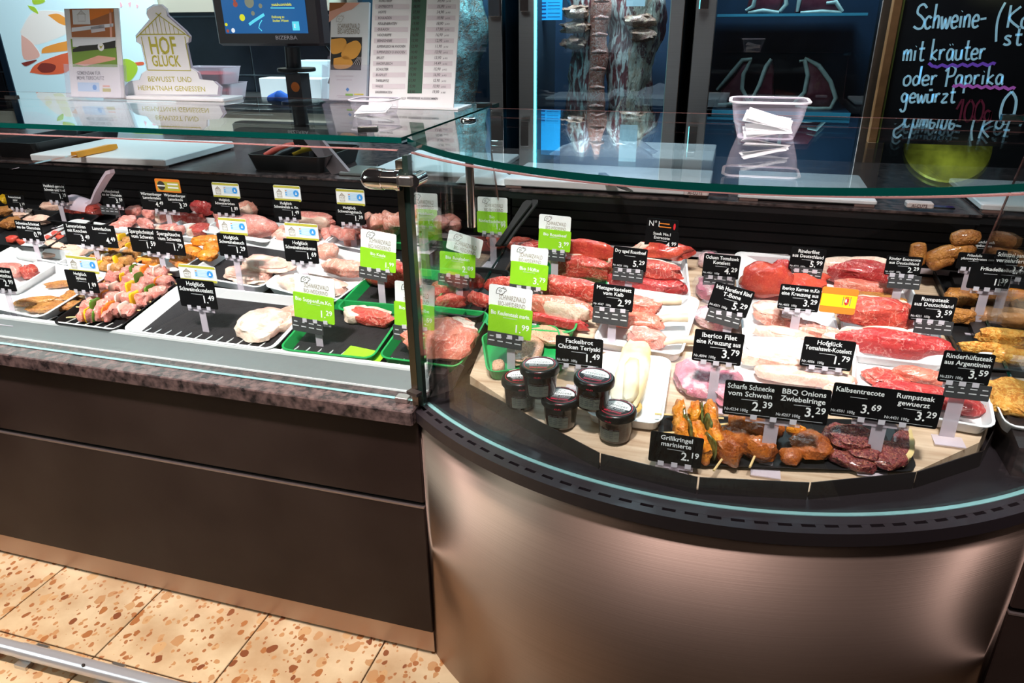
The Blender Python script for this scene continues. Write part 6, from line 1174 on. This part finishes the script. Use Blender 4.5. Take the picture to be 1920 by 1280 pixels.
# --- glass jars
JB = mat('jar_sauce', (.022, .006, .005), .14, 0, .6); JL = mat('jar_lid', (.005, .0045, .005), .28, 0, .4); JLAB = mat('jar_label', (.13, .14, .115), .5, var=.3, vscale=90)
JM = [WHITEP, mat('lid_red', (.62, .02, .06), .4), mat('lid_ink', (.05, .05, .06), .5), mat('lid_text', (.60, .60, .62), .5)]
def jar(x, y, up, label, rz=0, tilt=(0, 0), R=.043):
    c = D(x, y, up) + Vector((0, R, 0)); c.z = dz(c.y, up+.002); Mx = (Matrix.Rotation(tilt[0], 3, 'X') @ Matrix.Rotation(tilt[1], 3, 'Y') @ Matrix.Rotation(rz, 3, 'Z')).to_euler()
    root = tag(empty('sauce_jar', c, Mx), label, 'jar'); q = R/.043; S = Matrix.Diagonal((q, q, q, 1))
    MB().lathe([(.001, 0), (.030, 0), (.033, .003), (.0345, .02), (.037, .045), (.039, .052), (.036, .056), (.001, .056)], 32, 0, S).build('jar_body', JB, root, True)
    lid = MB().lathe([(.040, .053), (.0425, .054), (.043, .058), (.0425, .066), (.040, .0695), (.037, .0705), (.036, .0700), (.001, .0700)], 36, 0, S).build('lid', JL, root, True)
    mb = MB(); zt = .0706
    FL = Matrix.Translation((0, 0, zt*q)) @ Matrix.Diagonal((q, q, 1, 1)) @ Matrix.Rotation(-PI/2, 4, 'X')
    n = 32
    for r_, w_, mi in ((.0335, .0012, 1),): mb.ribbon([(r_*math.cos(2*PI*k/n), r_*math.sin(2*PI*k/n)) for k in range(n+1)], w_, -.0001, mi, FL)
    mb.poly([(.029*math.cos(PI*k/16), .004+.024*math.sin(PI*k/16)) for k in range(17)], -.0001, 0, FL); mb.rect(-.029, -.001, .029, .0045, -.0001, 0, FL)
    mb.ribbon([(-.006, .018), (-.002, .024), (.003, .022), (.007, .019), (.002, .015), (-.006, .018)], .0008, -.0003, 2, FL)
    text(mb, 'STENGERS', 0, .0035, .0105, 'c', -.0003, False, .9, 2, 0, FL, .052); text(mb, 'FEINE KÜCHE', 0, -.0085, .0085, 'c', -.0002, True, .9, 3, 0, FL, .044)
    mb.ribbon([(-.02, -.0125), (-.008, -.012), (.006, -.0128), (.02, -.0122)], .0009, -.0002, 3, FL); text(mb, 'BBQ-SOSSE', 0, -.0225, .0092, 'c', -.0002, True, 1, 1, 0, FL, .038)
    for k in range(2): mb.ribbon([(.036*math.cos(a), .036*math.sin(a)) for a in [math.radians(40+30*i/8+(60 if k else 0)) for i in range(9)]], .0022, -.0001, 3, FL)
    mb.build('print', JM, lid)
    mb = MB()
    for k in range(5): a = -PI/2 + (k-2)*.07; mb.add([((.0432)*q*math.cos(a-.012), .0432*q*math.sin(a-.012), .056*q), (.0432*q*math.cos(a+.012), .0432*q*math.sin(a+.012), .056*q), (.0415*q*math.cos(a+.06), .0415*q*math.sin(a+.06), .0692*q), (.0415*q*math.cos(a+.036), .0415*q*math.sin(a+.036), .0692*q)], [(0, 1, 2, 3)], 1)
    mb.build('red_stripes', JM, lid)
    mb = MB(); vs = []
    for k in range(13): a = -PI/2-.62+1.24*k/12; vs += [(.0352*q*math.cos(a), .0352*q*math.sin(a), .008*q), (.0378*q*math.cos(a), .0378*q*math.sin(a), .034*q)]
    mb.add(vs, [(2*k, 2*k+2, 2*k+3, 2*k+1) for k in range(12)]); lb = mb.build('label', JLAB, root, True)
    mb = MB()
    for r_ in range(5):
        z = (.016+.005*r_)*q
        for k in range(3 if r_ % 2 else 4): a = -PI/2-.55+.30*k; rad = (.0356+.0033*(z/q-.010)/.030+.0002)*q; mb.add([(rad*math.cos(a), rad*math.sin(a), z), (rad*math.cos(a+.22), rad*math.sin(a+.22), z), (rad*math.cos(a+.22), rad*math.sin(a+.22), z+.0012), (rad*math.cos(a), rad*math.sin(a), z+.0012)], [(0, 1, 2, 3)], 2)
    mb.build('lettering', JM, lb)
    mb = MB(); mb.lathe([(.033*q, .002), (.0365*q, .02*q), (.0405*q, .05*q), (.0425*q, .053*q)], 24, 0, None, False); pass
jar(966, 782, .0, 'small dark sauce jar at the back of the lower row', .35); jar(1042, 820, .0, 'dark sauce jar in the middle of the lower row', .05); jar(1146, 846, .0, 'dark sauce jar at the front end of the lower row', -.25)
jar(1004, 762, .064, 'dark sauce jar stacked on top, beside the lime tag', .12, (.0, -.04)); jar(1102, 786, .066, 'dark sauce jar stacked on top, beside the torch bread', -.05, (.0, .05))
# --- beyond the divider
for i, (b, u, m, s, l) in enumerate((((1858, 702, 1945, 790), .012, BREAD, 'brd', 'large breaded cutlet in the white tray at the picture edge'), ((1800, 640, 1900, 672), .01, BREAD, 'brd', 'long breaded cutlet beyond the divider, front one'), ((1835, 612, 1930, 650), .03, BREAD, 'brd', 'breaded cutlet on top beyond the divider'), ((1862, 650, 1940, 690), .012, BREAD, 'brd', 'breaded cutlet behind the 3.59 tag'), ((1822, 570, 1930, 612), .014, SAUS, 'roll', 'thick grey-brown sausage beyond the divider'), ((1815, 535, 1930, 566), .02, ORNG, 'lump', 'orange fried patty row beyond the divider'), ((1776, 535, 1830, 580), .012, FRIED, 'brd', 'brown reflection modelled as a meatball just beyond the divider'), ((1770, 575, 1825, 610), .012, FRIED, 'brd', 'second brown reflection modelled as a meatball beside the sausage'))): L('breaded_cutlet' if m == BREAD else 'sausage' if m == SAUS else 'fried_patty', b, m, .035, u, l, 'fried meat', sty=s)  # the two brown meatballs stand in for reflections
for i, (p0, p1, l) in enumerate((((1718, 500, 1.0), (1722, 455, 1.0), 'fried stick standing at the back near the divider'), ((1735, 488, 1), (1830, 466, 1), 'golden fried stick lying across the back'), ((1740, 500, 1), (1790, 484, 1), 'short fried stick under the long one'), ((1782, 452, 1), (1838, 448, 1), 'red-brown fried stick topmost at the back'))):
    a, b = ay(p0[0], p0[1], 2.05), ay(p1[0], p1[1], 2.05); o = MB().tube([a.lerp(b, t)+Vector((0, 0, .008*math.sin(PI*t))) for t in (0, .1, .35, .65, .9, 1)], [.008, .019, .021, .020, .018, .008], 10).build('fried_stick', FRIED, None, True); tag(o, l, 'fried meat')

a, b = ay(945, 446, 1.98), ay(992, 379, 2.02); root = tag(empty('serving_tongs', a), 'black plastic tongs handle rising behind the glass divider edge', 'tongs'); d = b-a
for k_ in (0, 1): MB().loft([[tuple(d*t+Vector((x_+.016*k_, .010*k_, z_))) for x_, z_ in ((-w_, 0), (w_, 0), (w_, .006), (-w_, .006))] for t, w_ in ((-.25, .008), (.3, .008), (.7, .011), (.93, .013), (1, .008))]).build('arm', BLACK, root)
